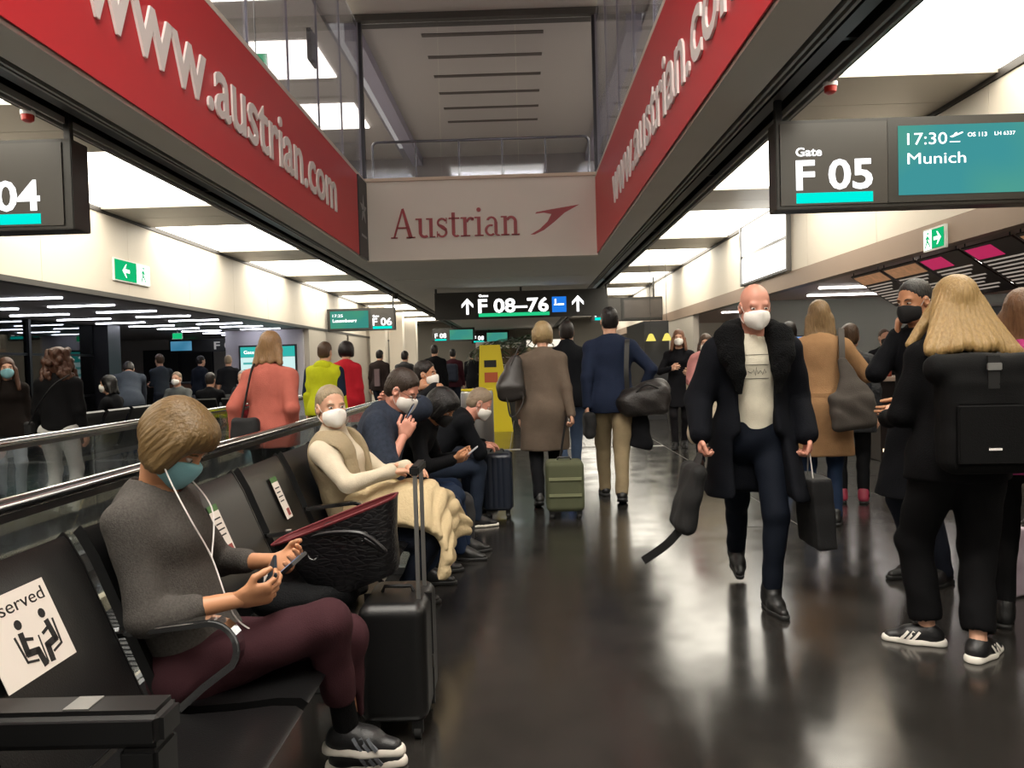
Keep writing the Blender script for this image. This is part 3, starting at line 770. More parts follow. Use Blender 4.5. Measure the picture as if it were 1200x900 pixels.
for q in range(4): box('text_line', 0.1, 0.8-0.1*(q % 2), -0.059, -0.056, 0.75-0.16*q, 0.80-0.16*q, lamp_mat('field_teal', srgb('#4fa7a4'), 0.8), ds)
text('header_line', 'Gate F 06', M_wlit, ds, (0.12, -0.057, 1.0), X3, Z3, w=0.5, h=0.08)
ds.scale = (1.22, 1, 1.22)
struct(box('wall_left_far', XFL-0.14, XFL, 22.15, 36, 0, 2.50, mat('far_wall_grey', '#b4aca0', 0.6, noise=(1, 0.04))))
struct(box('wall_right_far', XFR, XFR+0.14, 19, 24, 0, 2.41, MATS['far_wall_grey']))
# green exit pictograms in the lounge
for (x, y, z, lab) in ((-11.6, 26.95, 2.36, 'small green exit lamp above the lounge doors'), (-8.8, 19.6, 2.28, 'small green hanging exit sign before the lounge gate sign')):
    r = empty('exit_sign', (x, y, z), label=lab, cat='exit sign')
    box('sign_face', -0.12, 0.12, -0.012, 0, -0.07, 0.07, M_green, r); box('housing', -0.13, 0.13, 0.001, 0.03, -0.08, 0.08, M_letter, r)
    if y < 25: B().tube([(0, 0.015, 0.08), (0, 0.015, 0.24)], 0.01, 6).build('hanger', M_steel, r)
# lounge benches
def lounge_bench(lab, x, y, n, rz):
    r = empty('airport_bench', (x, y, 0), rz, label=lab, cat='bench', group='lounge benches')
    for k in range(n):
        a = link('backrest', bk0.data, None, r); b = link('seat', st0.data, None, r); a.location = b.location = (0, k*P0, 0)
    B().box(0.12, 0.2, -0.3, n*P0-0.3, 0.30, 0.37).build('beam', M_steel, r)
    for q in (0.1, n*P0-0.7):
        bb = B(); bb.box(0.13, 0.19, q-0.03, q+0.03, 0.04, 0.31); bb.box(-0.1, 0.42, q-0.03, q+0.03, 0.001, 0.045); bb.build('leg', M_steel, r)
lounge_bench('black lounge bench facing the dark facade', -5.25, 11.4, 5, PI)
lounge_bench('black lounge bench facing the moving walkway rail end with the grey-haired sitters', -6.2, 14.0, 3, -PI/2)
lounge_bench('black lounge bench facing away beside the grey-haired sitters', -4.55, 12.35, 2, PI/2)
gd = empty('gate_desk', (-9.2, 19.5, 0), label='brown wooden gate desk under the lounge gate sign', cat='desk')
M_desk = mat('brown_desk_wood', '#6d4630', 0.5, noise=(8, 0.15), stretch=(1, 1, 6))
B().box(0, 1.5, 0, 0.6, 0.001, 1.05).build('body', M_desk, gd, 0.01); B().box(-0.04, 1.54, -0.06, 0.66, 1.05, 1.09).build('desk_top', mat('desk_top_dark', '#2b2624', 0.4), gd)

# ---------------------------------------------------------------- cafe on the other side
M_cceil = mat('cafe_bronze_ceiling', '#c9ab9c', 0.38, metal=0.0, noise=(1.5, 0.06))
struct(box('ceiling_right_low', XFR+0.14, 12, YB, 24, 2.425, 2.6, M_cceil))
struct(box('wall_cafe_back', XFR+0.14, 12, 15.0, 15.15, 0, 2.425, mat('cafe_back_wall', '#8b8d85', 0.6)))
struct(box('wall_cafe_side', 10.5, 10.65, YB, 15.0, 0, 2.425, mat('cafe_wood_wall', '#8a5b3e', 0.5, noise=(6, 0.2), stretch=(1, 6, 0.6))))
M_wstrip = lamp_mat('cafe_strip_tube', (1.0, 0.93, 0.9), STRIP_POWER)
for j in range(9):
    for i in range(3):
        x, y = 4.8+1.85*i+(0.37 if j % 2 else 0), 6.4+1.5*j
        if y > 21 or abs(y-15.1) < 0.2 or x/y > 0.66: continue
        r = empty('strip_light', (x, y, 2.425), label='slim warm white strip light in the bronze cafe ceiling', cat='strip light', group='strip lights of the cafe ceiling')
        box('tube', 0, 1.28, -0.032, 0.032, -0.022, -0.001, M_wstrip, r); box('frame', -0.015, 1.295, -0.047, 0.047, -0.0012, -0.0002, M_alu, r)
# menu boards hung under the ceiling, tilted towards the guests
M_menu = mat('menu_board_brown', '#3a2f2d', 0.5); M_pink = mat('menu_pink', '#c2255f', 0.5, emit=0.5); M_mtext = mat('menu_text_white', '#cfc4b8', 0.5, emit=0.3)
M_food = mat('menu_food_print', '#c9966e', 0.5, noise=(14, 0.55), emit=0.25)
heads = ('COFFEE', 'SNACKS', 'DRINKS', 'SWEETS')
MB = ('dark menu board with two warm food pictures, hung by the pineapple end of the cafe', 'dark menu board with a food picture next to the pink header', 'dark menu board with pink header next to the food picture board', 'dark menu board with pink header over the blonde woman\'s head', 'dark menu board with food picture by the cafe wood wall')
for n_, yy in enumerate((10.3, 9.45, 8.6, 7.75, 6.9)):
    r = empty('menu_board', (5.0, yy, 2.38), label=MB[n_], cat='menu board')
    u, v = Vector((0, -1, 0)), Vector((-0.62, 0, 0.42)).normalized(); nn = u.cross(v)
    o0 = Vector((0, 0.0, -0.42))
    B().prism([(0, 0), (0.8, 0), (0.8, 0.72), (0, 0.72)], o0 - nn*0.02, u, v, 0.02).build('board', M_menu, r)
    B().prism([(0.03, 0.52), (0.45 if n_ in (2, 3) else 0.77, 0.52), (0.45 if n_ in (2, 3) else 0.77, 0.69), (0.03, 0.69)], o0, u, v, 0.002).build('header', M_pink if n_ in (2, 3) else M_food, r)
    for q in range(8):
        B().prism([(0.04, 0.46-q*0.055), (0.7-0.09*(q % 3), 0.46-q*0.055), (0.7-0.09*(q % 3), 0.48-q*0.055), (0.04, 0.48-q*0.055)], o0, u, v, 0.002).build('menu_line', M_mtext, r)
    for dx in (0.05, 0.75): B().tube([o0+u*dx+v*0.70+Vector((0, 0, 0.0)), o0+u*dx+v*0.70+Vector((0, 0, 0.07))], 0.006, 6).build('hanger', M_black, r)
    pass
# invented shelf wall meant to light the cafe ceiling, back panel left unlit
bs = empty('bottle_shelf', (7.6, 14.94, 0.9), label='added wooden shelf wall behind the cafe counter', cat='shelf')
box('plain_back', 0, 3.6, 0.02, 0.04, 0, 1.3, mat('shelf_back_panel', '#a98f76', 0.6), bs)
for q in range(4): box('shelf_board', 0, 3.6, -0.25, 0.02, 0.0+0.42*q, 0.03+0.42*q, mat('shelf_wood', '#6b4630', 0.5), bs)
# counter with goods
cn = empty('cafe_counter', (4.45, 9.6, 0), label='dark cafe counter with pale stone top behind the queue', cat='counter')
B().box(0, 4.5, 0.0, 0.7, 0.001, 1.0).build('body', mat('counter_dark', '#241c1a', 0.4), cn, 0.01)
B().box(-0.05, 4.55, -0.06, 0.76, 1.0, 1.05).build('counter_top', mat('counter_stone', '#b59f8f', 0.35, noise=(9, 0.1)), cn, 0.008)
B().box(0.02, 4.48, -0.012, 0.0, 0.12, 0.16).build('light_line', lamp_mat('counter_led', (1, 0.8, 0.5), 1.5), cn)
def bottle(lab, x, y, z, h, r0, m, mcap):
    r = empty('bottle', (x, y, z), label=lab, cat='bottle', group='bottles on the cafe counter')
    B().lathe([(0, 0), (r0, 0), (r0, h*0.6), (r0*0.9, h*0.66), (r0*0.35, h*0.78), (r0*0.35, h*0.93), (0, h*0.93)], n=14).build('glass_body', m, r)
    B().lathe([(0, h*0.92), (r0*0.42, h*0.92), (r0*0.42, h), (0, h)], n=12).build('cap', mcap, r)
for k, (x, hh, cc) in enumerate(((4.55, 0.26, '#b8c0c2'), (4.65, 0.30, '#7d3a2a'), (4.78, 0.24, '#c4bfb2'), (4.92, 0.30, '#3d4a30'), (5.04, 0.27, '#b8c0c2'))):
    bottle(('clear bottle', 'tall reddish bottle', 'short pale bottle', 'tall olive green bottle', 'plain clear bottle')[k] + ' on the cafe counter', x, 9.75+0.05*(k % 2), 1.051, hh, 0.035, mat('bottle_%d' % k, cc, 0.15), M_letter if k % 2 else M_lred)
pa = empty('pineapple', (4.72, 10.02, 1.051), label='yellow green pineapple with leafy crown on the cafe counter', cat='pineapple')
M_pa = mat('pineapple_skin', '#a8963a', 0.6, noise=(30, 0.3), bump=(40, 0.6)); M_leaf = mat('pineapple_leaf', '#6f8a45', 0.5)
prof = [(0.0, 0.0)] + [(0.075*math.sin(PI*t)**0.5, 0.24*t) for t in np.linspace(0.06, 0.94, 9)] + [(0, 0.24)]
B().lathe(prof, n=16).build('fruit', M_pa, pa)
for k in range(14):
    a = k*2.4; t = 0.25+0.5*(k/14); rr = 0.08*(1-k/18)
    B().add([(0.02*math.cos(a+1.5), 0.02*math.sin(a+1.5), 0.23), (-0.02*math.cos(a+1.5), -0.02*math.sin(a+1.5), 0.23), (rr*0.7*math.cos(a)-0.008*math.sin(a), rr*0.7*math.sin(a), 0.30+0.1*t), (rr*1.3*math.cos(a), rr*1.3*math.sin(a), 0.34+0.16*t), (rr*0.7*math.cos(a)+0.008*math.sin(a), rr*0.7*math.sin(a), 0.30+0.1*t)],
            [(0, 1, 4, 2), (2, 4, 3)]).build('leaf', M_leaf, pa)
sc = empty('wall_monitor', (5.0, 14.66, 1.42), label='small blue monitor on the cafe back wall', cat='screen')
box('bezel', 0, 0.5, 0, 0.04, 0, 0.30, M_black, sc); box('display', 0.02, 0.48, -0.004, 0, 0.02, 0.28, screen_mat('cafe_display', '#5d86c4', '#86a9d8', 0.9), sc); box('wall_mount', 0.2, 0.3, 0.04, 0.3, 0.1, 0.2, M_black, sc)
bd = empty('glass_screen', (4.75, 8.5, 0.0), label='framed dark glass partition beside the cafe counter', cat='partition')
box('pane', 0.03, 0.75, 0.01, 0.03, 0.3, 1.83, mat('chalk_glass', '#4d5052', 0.2, noise=(5, 0.3)), bd)
bb = B(); bb.box(0, 0.03, 0, 0.04, 0, 1.86); bb.box(0.75, 0.78, 0, 0.04, 0, 1.86); bb.box(0, 0.78, 0, 0.04, 1.83, 1.86); bb.box(0, 0.78, 0, 0.04, 0.27, 0.30); bb.build('frame', M_alu, bd)
# wall display further down
gs = empty('display_screen', (4.9, 17.5, 1.35), label='wide green and blue advertising display below the cafe fascia', cat='screen')
box('bezel', 0, 2.4, 0, 0.06, 0, 0.75, M_black, gs); box('display', 0.03, 2.37, -0.005, 0, 0.03, 0.72, screen_mat('ad_display', '#5fae5c', '#8fc0d8', 0.8), gs)
bb = B(); bb.box(0.3, 0.36, 0.01, 0.05, -1.349, 0.0); bb.box(2.0, 2.06, 0.01, 0.05, -1.349, 0.0); bb.build('stand_leg', M_black, gs)

# ---------------------------------------------------------------- far end
struct(box('wall_far_end', -9, 9, 46, 46.2, 0, 3.9, mat('far_end_wall', '#8f8a80', 0.6)))
for k, y in enumerate((26.5, 31.0, 35.5)):
    struct(box('column_far_left_%d' % (k+1), -6.0, -5.4, y+4, y+4.6, 0, ZL, M_fascia))
struct(box('wall_far_left', -9, -8.8, 36, 46, 0, 3.9, M_fascia)); struct(box('wall_far_right', 6.5, 6.7, 24, 46, 0, 3.9, MATS['far_wall_grey']))
M_blur = lamp_mat('far_sign_white', (0.95, 1.0, 1.0), 1.2)
for k, (x, y, lab) in enumerate(((-4.6, 40.0, 'far small gate sign with teal screen beyond gate F 06'), (-2.9, 45.2, 'farthest gate sign with teal screen at the corridor end'))):
    r = empty('gate_sign', (x, y, 2.55), label=lab, cat='gate sign', group='far gate signs')
    B().box(0, 2.2, 0, 0.15, 0, 0.7).build('housing', M_dark, r); box('screen', 0.9, 2.1, -0.01, 0, 0.08, 0.6, M_disp2, r); text('gate_number', 'F 08', M_wlit, r, (0.12, -0.002, 0.2), X3, Z3, w=0.6, h=0.24, bold=0.02); box('teal_bar', 0.12, 0.72, -0.006, 0, 0.06, 0.14, M_teal, r)
    B().box(1.0, 1.05, 0.05, 0.1, 0.7, ZL-2.55+0.07).build('hanger', M_black, r)
def far_shop(lab, x, y, w, col):
    r = empty('shop_front', (x, y, 0), label=lab, cat='shop front', group='shop fronts at the corridor end')
    box('back_panel', 0, w, 0.3, 0.35, 0, 2.6, mat('shop_back_'+str(len(MATS)), col, 0.6), r); box('header', 0, w, 0, 0.3, 2.2, 2.6, lamp_mat('shop_header', (1, 0.9, 0.75), 0.8) if x > 0 else M_letter, r)
    for q in range(4): box('shelf', 0.1, w-0.1, 0.05, 0.3, 0.4+0.42*q, 0.43+0.42*q, M_letter, r)
far_shop('unlit shop front with shelves under the far teal signs', -2.6, 44, 2.6, '#6e5d4a'); far_shop('lit shop front with shelves behind the potted palm', 0.3, 43, 2.6, '#8a7a5f')

sc_ = empty('security_camera', (-3.40, 21.0, ZS-0.02), label='small black dome camera under the ceiling track near gate F 06', cat='camera')
B().lathe([(0.0, 0.0), (0.09, 0.0), (0.09, -0.06), (0.0, -0.06)], n=16).build('base', M_dark, sc_); B().lathe([(0.0, -0.06), (0.08, -0.06), (0.075, -0.11), (0.045, -0.145), (0.0, -0.155)], n=16).build('dome', M_black, sc_)
# yellow wedge-shaped notice stand
ys = empty('notice_stand', (-0.62, 15.2, 0), label='tall yellow wedge-shaped notice stand near the potted palm', cat='notice stand')
M_yel = mat('notice_yellow', '#d8c416', 0.5)
yb_ = B(); yb_.prism([(-0.20, 1.72), (-0.28, 0.0), (0.42, 0.0), (0.20, 1.72)], (0, 0, 0), X3, Z3, 0.05); yb_.build('board', M_yel, ys)
box('print_block', -0.12, 0.12, -0.056, -0.05, 1.28, 1.42, M_ink, ys); box('print_block', -0.12, 0.14, -0.056, -0.05, 0.98, 1.18, mat('notice_red_print', '#b4532a', 0.5), ys)
B().prism([(-0.2, 0), (0.3, 0), (0.1, 1.5), (-0.05, 1.5)], (0, 0.35, 0), X3, Z3, -0.02).build('rear_strut', M_yel, ys)
# steel litter bin
lbn = empty('litter_bin', (-0.56, 9.4, 0), label='round steel litter bin with yellow rim behind the seated man', cat='litter bin')
B().lathe([(0, 0.001), (0.19, 0.001), (0.2, 0.02), (0.2, 1.0), (0.185, 1.03), (0.0, 1.03)], n=24).build('body', M_alu, lbn)
B().lathe([(0.12, 1.031), (0.195, 1.031), (0.195, 1.05), (0.12, 1.05)], n=24).build('rim', M_yel, lbn)
# potted palms
M_palm = mat('palm_green', '#38462a', 0.5, noise=(4, 0.3)); M_pot = mat('planter_dark', '#2b2a28', 0.5); M_trunk = mat('palm_stem', '#4a3a28', 0.8)
def palm(lab, x, y, h, nfr, spread):
    r = empty('potted_palm', (x, y, 0), label=lab, cat='potted palm', group='potted palms')
    B().lathe([(0, 0.001), (0.26, 0.001), (0.33, 0.5), (0.30, 0.5), (0.28, 0.46), (0, 0.46)], n=18).build('pot', M_pot, r)
    B().tube([(0, 0, 0.46), (0.03, 0.02, h*0.7), (0, 0, h)], [0.05, 0.04, 0.03], 8).build('stem', M_trunk, r)
    for k in range(nfr):
        a = k*2.399; up = 0.25+0.75*((k*7) % nfr)/nfr
        bb = B(); pts = []
        for t in np.linspace(0, 1, 8):
            q = spread*t; pts.append(Vector((q*math.cos(a), q*math.sin(a), h + up*0.75*t*spread*1.2 - 0.75*spread*t*t)))
        for i in range(7): 
            d = (pts[i+1]-pts[i]).normalized(); side = d.cross(Z3).normalized()
            for s in (-1, 1):
                p = pts[i+1]; L = spread*0.36*(1-0.55*abs(2*i/7-0.8)); tip = p+side*s*L+d*L*0.5-Z3*L*0.35
                bb.add([p-d*0.02, p+d*0.03, tip, tip-d*0.01], [(0, 1, 2, 3)])
        bb.tube(pts, 0.007, 4)
        bb.build('frond', M_palm, r)
palm('potted palm with spreading fronds behind the yellow notice stand', -0.25, 18.2, 1.78, 19, 1.0)
palm('low leafy potted palm beside the dark shop wall', 3.0, 14.4, 0.75, 13, 0.45)
# dark shop block on the right behind the woman in the dress
struct(box('wall_shop_block', 2.75, 3.3, 17.2, 20, 0, 2.2, mat('shop_dark_wall', '#2a2a2c', 0.5)))
for k, x in enumerate((2.85, 3.2)):
    r = empty('pendant_lamp', (x, 16.9, 1.75), label='small yellow pendant lamp in front of the dark shop wall', cat='lamp', group='yellow pendant lamps')
    B().lathe([(0.02, 0.16), (0.05, 0.14), (0.11, 0.0), (0.10, 0.0), (0.04, 0.12), (0.0, 0.14)], n=14).build('lamp_shade', lamp_mat('pendant_glow', (0.9, 0.75, 0.15), 0.8), r)
    B().tube([(0, 0, 0.15), (0, 0, ZL-1.75+0.0)], 0.006, 5).build('cord', M_black, r)
# ---------------------------------------------------------------- distance-field modelling: smooth bodies and clothes as single surfaces
class Field:
    def __init__(s, lo, hi, res):
        s.lo = np.array(lo, float); s.res = res
        s.n = np.maximum(np.ceil((np.array(hi, float)-s.lo)/res).astype(int)+1, 4)
        s.d = np.full(tuple(s.n), 0.5, np.float32)
    def sub(s, lo, hi, m):
        a = np.clip(np.floor((np.array(lo)-m-s.lo)/s.res).astype(int), 0, s.n-1); b = np.clip(np.ceil((np.array(hi)+m-s.lo)/s.res).astype(int)+1, 1, s.n)
        if np.any(b <= a): return None, None
        sl = tuple(slice(i, j) for i, j in zip(a, b))
        ax = [(s.lo[k]+s.res*np.arange(a[k], b[k])).astype(np.float32) for k in range(3)]
        return sl, (ax[0][:, None, None], ax[1][None, :, None], ax[2][None, None, :])
    def put(s, sl, q, k, op):
        d = s.d[sl]
        if op == 'cut': q = -q; 
        if op == 'add':
            h = np.maximum(k-np.abs(d-q), 0)/max(k, 1e-6); s.d[sl] = np.minimum(d, q)-h*h*k*0.25
        else:
            h = np.maximum(k-np.abs(d-q), 0)/max(k, 1e-6); s.d[sl] = np.maximum(d, q)+h*h*k*0.25
    def cap(s, a, b, ra, rb=None, k=0.02, sq=None, op='add'):
        """tapered limb a->b; sq=(direction, factor>1) flattens it along that direction"""
        rb = ra if rb is None else rb; a = np.asarray(a, float); b = np.asarray(b, float); R = max(ra, rb)
        sl, P = s.sub(np.minimum(a, b)-R, np.maximum(a, b)+R, k+3*s.res)
        if sl is None: return s
        ab = b-a; L = max(float(ab@ab), 1e-9)
        t = np.clip(((P[0]-a[0])*ab[0]+(P[1]-a[1])*ab[1]+(P[2]-a[2])*ab[2])/L, 0, 1)
        vx, vy, vz = P[0]-a[0]-t*ab[0], P[1]-a[1]-t*ab[1], P[2]-a[2]-t*ab[2]
        q2 = vx*vx+vy*vy+vz*vz
        if sq is not None:
            n = np.asarray(sq[0], float); n = n/np.linalg.norm(n); c = vx*n[0]+vy*n[1]+vz*n[2]; q2 = q2+(sq[1]**2-1)*c*c
        s.put(sl, np.sqrt(q2)-(ra+(rb-ra)*t), k, op); return s
    def ell(s, c, r, R=None, k=0.02, op='add'):
        c = np.asarray(c, float); r = np.asarray(r, float); m = r.max()
        sl, P = s.sub(c-m, c+m, k+3*s.res)
        if sl is None: return s
        x, y, z = P[0]-c[0], P[1]-c[1], P[2]-c[2]
        if R is not None:
            R = np.asarray(R); x, y, z = R[0, 0]*x+R[1, 0]*y+R[2, 0]*z, R[0, 1]*x+R[1, 1]*y+R[2, 1]*z, R[0, 2]*x+R[1, 2]*y+R[2, 2]*z
        k0 = np.sqrt((x/r[0])**2+(y/r[1])**2+(z/r[2])**2); k1 = np.sqrt((x/r[0]**2)**2+(y/r[1]**2)**2+(z/r[2]**2)**2)
        s.put(sl, k0*(k0-1)/np.maximum(k1, 1e-6), k, op); return s
    def rbox(s, c, h, R=None, rnd_=0.02, k=0.02, op='add'):
        c = np.asarray(c, float); h = np.asarray(h, float); m = np.linalg.norm(h)
        sl, P = s.sub(c-m, c+m, k+3*s.res)
        if sl is None: return s
        x, y, z = P[0]-c[0], P[1]-c[1], P[2]-c[2]
        if R is not None:
            R = np.asarray(R); x, y, z = R[0, 0]*x+R[1, 0]*y+R[2, 0]*z, R[0, 1]*x+R[1, 1]*y+R[2, 1]*z, R[0, 2]*x+R[1, 2]*y+R[2, 2]*z
        qx, qy, qz = np.abs(x)-h[0]+rnd_, np.abs(y)-h[1]+rnd_, np.abs(z)-h[2]+rnd_
        q = np.sqrt(np.maximum(qx, 0)**2+np.maximum(qy, 0)**2+np.maximum(qz, 0)**2)+np.minimum(np.maximum(np.maximum(qx, qy), qz), 0)-rnd_
        s.put(sl, q, k, op); return s
    def half(s, p, n, k=0.008):
        """keep the side n points away from"""
        n = np.asarray(n, float); n = n/np.linalg.norm(n)
        ax = [(s.lo[i]+s.res*np.arange(s.n[i])).astype(np.float32) for i in range(3)]
        q = (ax[0][:, None, None]-p[0])*n[0]+(ax[1][None, :, None]-p[1])*n[1]+(ax[2][None, None, :]-p[2])*n[2]
        s.put(tuple(slice(None) for _ in range(3)), q, k, 'and'); return s
    def folds(s, amp, f=26.0, seed=0.0):
        ax = [(s.lo[i]+s.res*np.arange(s.n[i])).astype(np.float32) for i in range(3)]
        X, Y, Z = ax[0][:, None, None], ax[1][None, :, None], ax[2][None, None, :]
        w = np.sin(X*f*0.6+np.sin(Z*f*0.45+seed)*1.7+seed)*np.sin(Z*f*0.8+np.sin(Y*f*0.7+seed*2)*1.6+X*f*0.35)+0.5*np.sin(Y*f*1.3+Z*f*0.6+seed*3+np.sin(X*f))
        s.d += (amp*w).astype(np.float32); return s
    def mesh(s):
        d = s.d.copy()
        d[0] = d[-1] = 0.05; d[:, 0] = d[:, -1] = 0.05; d[:, :, 0] = d[:, :, -1] = 0.05
        ins = d < 0; nx, ny, nz = s.n
        cnt = np.zeros((nx-1, ny-1, nz-1), np.int8)
        for i in (0, 1):
            for j in (0, 1):
                for k in (0, 1): cnt += ins[i:nx-1+i, j:ny-1+j, k:nz-1+k]
        act = (cnt > 0) & (cnt < 8); idx = np.argwhere(act)
        if len(idx) == 0: return np.zeros((0, 3)), np.zeros((0, 4), int)
        num = np.full(act.shape, -1, np.int64); num[act] = np.arange(len(idx))
        C = {(i, j, k): d[idx[:, 0]+i, idx[:, 1]+j, idx[:, 2]+k] for i in (0, 1) for j in (0, 1) for k in (0, 1)}
        acc = np.zeros((len(idx), 3)); n = np.zeros(len(idx))
        for c0 in C:
            for ax in range(3):
                if c0[ax]: continue
                c1 = tuple(1 if q == ax else c0[q] for q in range(3)); a, b = C[c0], C[c1]
                m = (a < 0) != (b < 0); t = np.where(m, a/np.where(m, a-b, 1), 0)
                p = np.array(c0, float)[None, :].repeat(len(idx), 0); p[:, ax] += t
                acc += p*m[:, None]; n += m
        V = s.lo+(idx+acc/n[:, None])*s.res
        Q = []
        for ax in range(3):
            sa = [slice(None)]*3; sb = [slice(None)]*3; sa[ax] = slice(0, -1); sb[ax] = slice(1, None)
            A, Bq = ins[tuple(sa)], ins[tuple(sb)]
            e = np.argwhere(A != Bq); u, w = (ax+1) % 3, (ax+2) % 3
            e = e[(e[:, u] > 0) & (e[:, w] > 0)]
            flip = A[e[:, 0], e[:, 1], e[:, 2]]
            def g(du, dw):
                f = e.copy(); f[:, u] -= du; f[:, w] -= dw; return num[f[:, 0], f[:, 1], f[:, 2]]
            q = np.stack([g(1, 1), g(0, 1), g(0, 0), g(1, 0)], 1)
            q[~flip] = q[~flip][:, ::-1]; Q.append(q)
        return V, np.concatenate(Q)

def field_obj(name, f, m, parent):
    V, F = f.mesh()
    return link(name, make_mesh(name, V, F, True), m, parent)

def vec(*a): return np.array(a, float)
def unit(v): v = np.asarray(v, float); return v/max(np.linalg.norm(v), 1e-9)
def rot(ax, a):
    return np.array(Matrix.Rotation(a, 3, Vector(ax)))
def ik(a, b, l1, l2, pole):
    """middle joint of a two-bone limb"""
    a, b = np.asarray(a, float), np.asarray(b, float); d = b-a; L = np.linalg.norm(d)
    L2 = min(L, (l1+l2)*0.999); u = d/max(L, 1e-9)
    x = (l1*l1-l2*l2+L2*L2)/(2*L2); h = math.sqrt(max(l1*l1-x*x, 0))
    p = np.asarray(pole, float); p = unit(p-u*(p@u))
    return a+u*x+p*h, a+u*L2

SKIN = {'fair': '#c99a80', 'tan': '#b07c5c', 'rosy': '#c58a76', 'warm': '#b9835f'}
def skin_mat(k): return mat('skin_'+k, SKIN[k], 0.5, noise=(30, 0.08))
def cloth(name, col, rough=0.85, sc=180, st=0.25, noise=(25, 0.12), sheen=0.0): return mat(name, col, rough, noise=noise, bump=(sc, st), sheen=sheen, spec=0.12)
def hair_mat(name, col, var=0.35, stretch=(7, 7, 1.0)): return mat(name, col, 0.42, noise=(16, var), bump=(22, 0.35), stretch=stretch, spec=0.4)

def hand(lo_res, W, d, n, side, curl, parent_list, thumb_in=0.4, s=1.0, spread=0.10):
    """hand mesh: wrist W, direction d of the fingers, n = palm normal, side=+1 right hand"""
    d = unit(d); n = unit(np.asarray(n)-d*(np.asarray(n)@d)); u = np.cross(d, n)*side    # u points to the thumb side
    W = np.asarray(W, float)
    f = Field(W-0.23*s, W+0.23*s, lo_res)
    f.cap(W-d*0.05*s, W+d*0.015*s, 0.026*s, 0.027*s, k=0.015, sq=(n, 1.35))
    f.cap(W+d*0.02*s+u*0.012*s, W+d*0.075*s+u*0.018*s, 0.028*s, 0.026*s, k=0.015, sq=(n, 1.8)); f.cap(W+d*0.02*s-u*0.012*s, W+d*0.072*s-u*0.02*s, 0.028*s, 0.025*s, k=0.015, sq=(n, 1.8))
    for q, (o, L, r) in enumerate(((0.031, 0.072, 0.0092), (0.010, 0.080, 0.0094), (-0.012, 0.074, 0.0090), (-0.032, 0.058, 0.0082))):
        p = W+d*(0.088-0.006*abs(q-1))*s+u*o*s; a = 0.12; dirv = unit(d+u*(0.02-0.05*q+0.05)*spread*4)
        for seg, fr in enumerate((0.45, 0.31, 0.24)):
            a += curl*(0.9, 1.1, 0.8)[seg]*(1+0.07*q)
            dd = dirv*math.cos(a)+n*math.sin(a); e = p+dd*L*fr*s
            f.cap(p, e, r*s*(1-0.06*seg), r*s*(0.94-0.07*seg), k=0.003 if seg == 0 else 0.005); p = e
    p = W+d*0.028*s+u*0.028*s; t1 = unit(u*0.75+d*0.7+n*thumb_in); e = p+t1*0.045*s; f.cap(p, e, 0.0135*s, 0.0115*s, k=0.012)
    t2 = unit(d*0.85+u*(0.25-thumb_in*0.5)+n*thumb_in*0.9); e2 = e+t2*0.032*s; f.cap(e, e2, 0.0112*s, 0.0105*s, k=0.004); f.cap(e2, e2+t2*0.02*s, 0.0102*s, 0.0085*s, k=0.004)
    parent_list.append(f.mesh())
    return u

def head_field(c, R, s, res, neck, male):
    """head with brow, sockets, nose, lips, jaw and ears, joined to the neck"""
    def L(x, y, z): return c+R@vec(x, y, z)*s
    f = Field(c-0.20*s-vec(0, 0, 0.10*s), c+0.20*s, res)
    f.ell(L(0, -0.014, 0.032), vec(0.0755, 0.097, 0.089)*s, R, k=0.02)
    f.ell(L(0, 0.022, -0.040), vec(0.061, 0.070, 0.079)*s, R, k=0.03*s)
    f.ell(L(0, 0.052, -0.092), vec(0.034 if male else 0.028, 0.032, 0.028)*s, R, k=0.025*s)
    for q in (-1, 1): f.cap(L(q*0.052, -0.005, -0.065), L(q*0.02, 0.055, -0.098), 0.020*s, 0.016*s, k=0.02*s)
    f.cap(L(-0.036, 0.073, 0.024), L(0.036, 0.073, 0.024), 0.013*s, 0.013*s, k=0.015*s)
    for q in (-1, 1):
        f.ell(L(q*0.033, 0.100, 0.002), vec(0.016, 0.014, 0.0085)*s, R, k=0.01*s, op='cut')
        f.ell(L(q*0.040, 0.062, -0.030), vec(0.017, 0.015, 0.017)*s, R, k=0.02*s)
        f.ell(L(q*0.078, -0.008, -0.008), vec(0.011, 0.021, 0.033)*s, R, k=0.008*s)
        f.ell(L(q*0.084, -0.003, -0.004), vec(0.006, 0.010, 0.016)*s, R, k=0.004*s, op='cut')
    f.cap(L(0, 0.086, 0.012), L(0, 0.106, -0.028), 0.009*s, 0.012*s, k=0.012*s)
    f.ell(L(0, 0.102, -0.034), vec(0.018, 0.013, 0.011)*s, R, k=0.008*s)
    f.ell(L(0, 0.088, -0.062), vec(0.024, 0.010, 0.006)*s, R, k=0.006*s); f.ell(L(0, 0.086, -0.074), vec(0.021, 0.010, 0.007)*s, R, k=0.006*s)
    rn = (0.058 if male else 0.049)*s
    f.cap(L(0, -0.022, -0.055), neck, rn, rn*1.08, k=0.025*s)
    return f

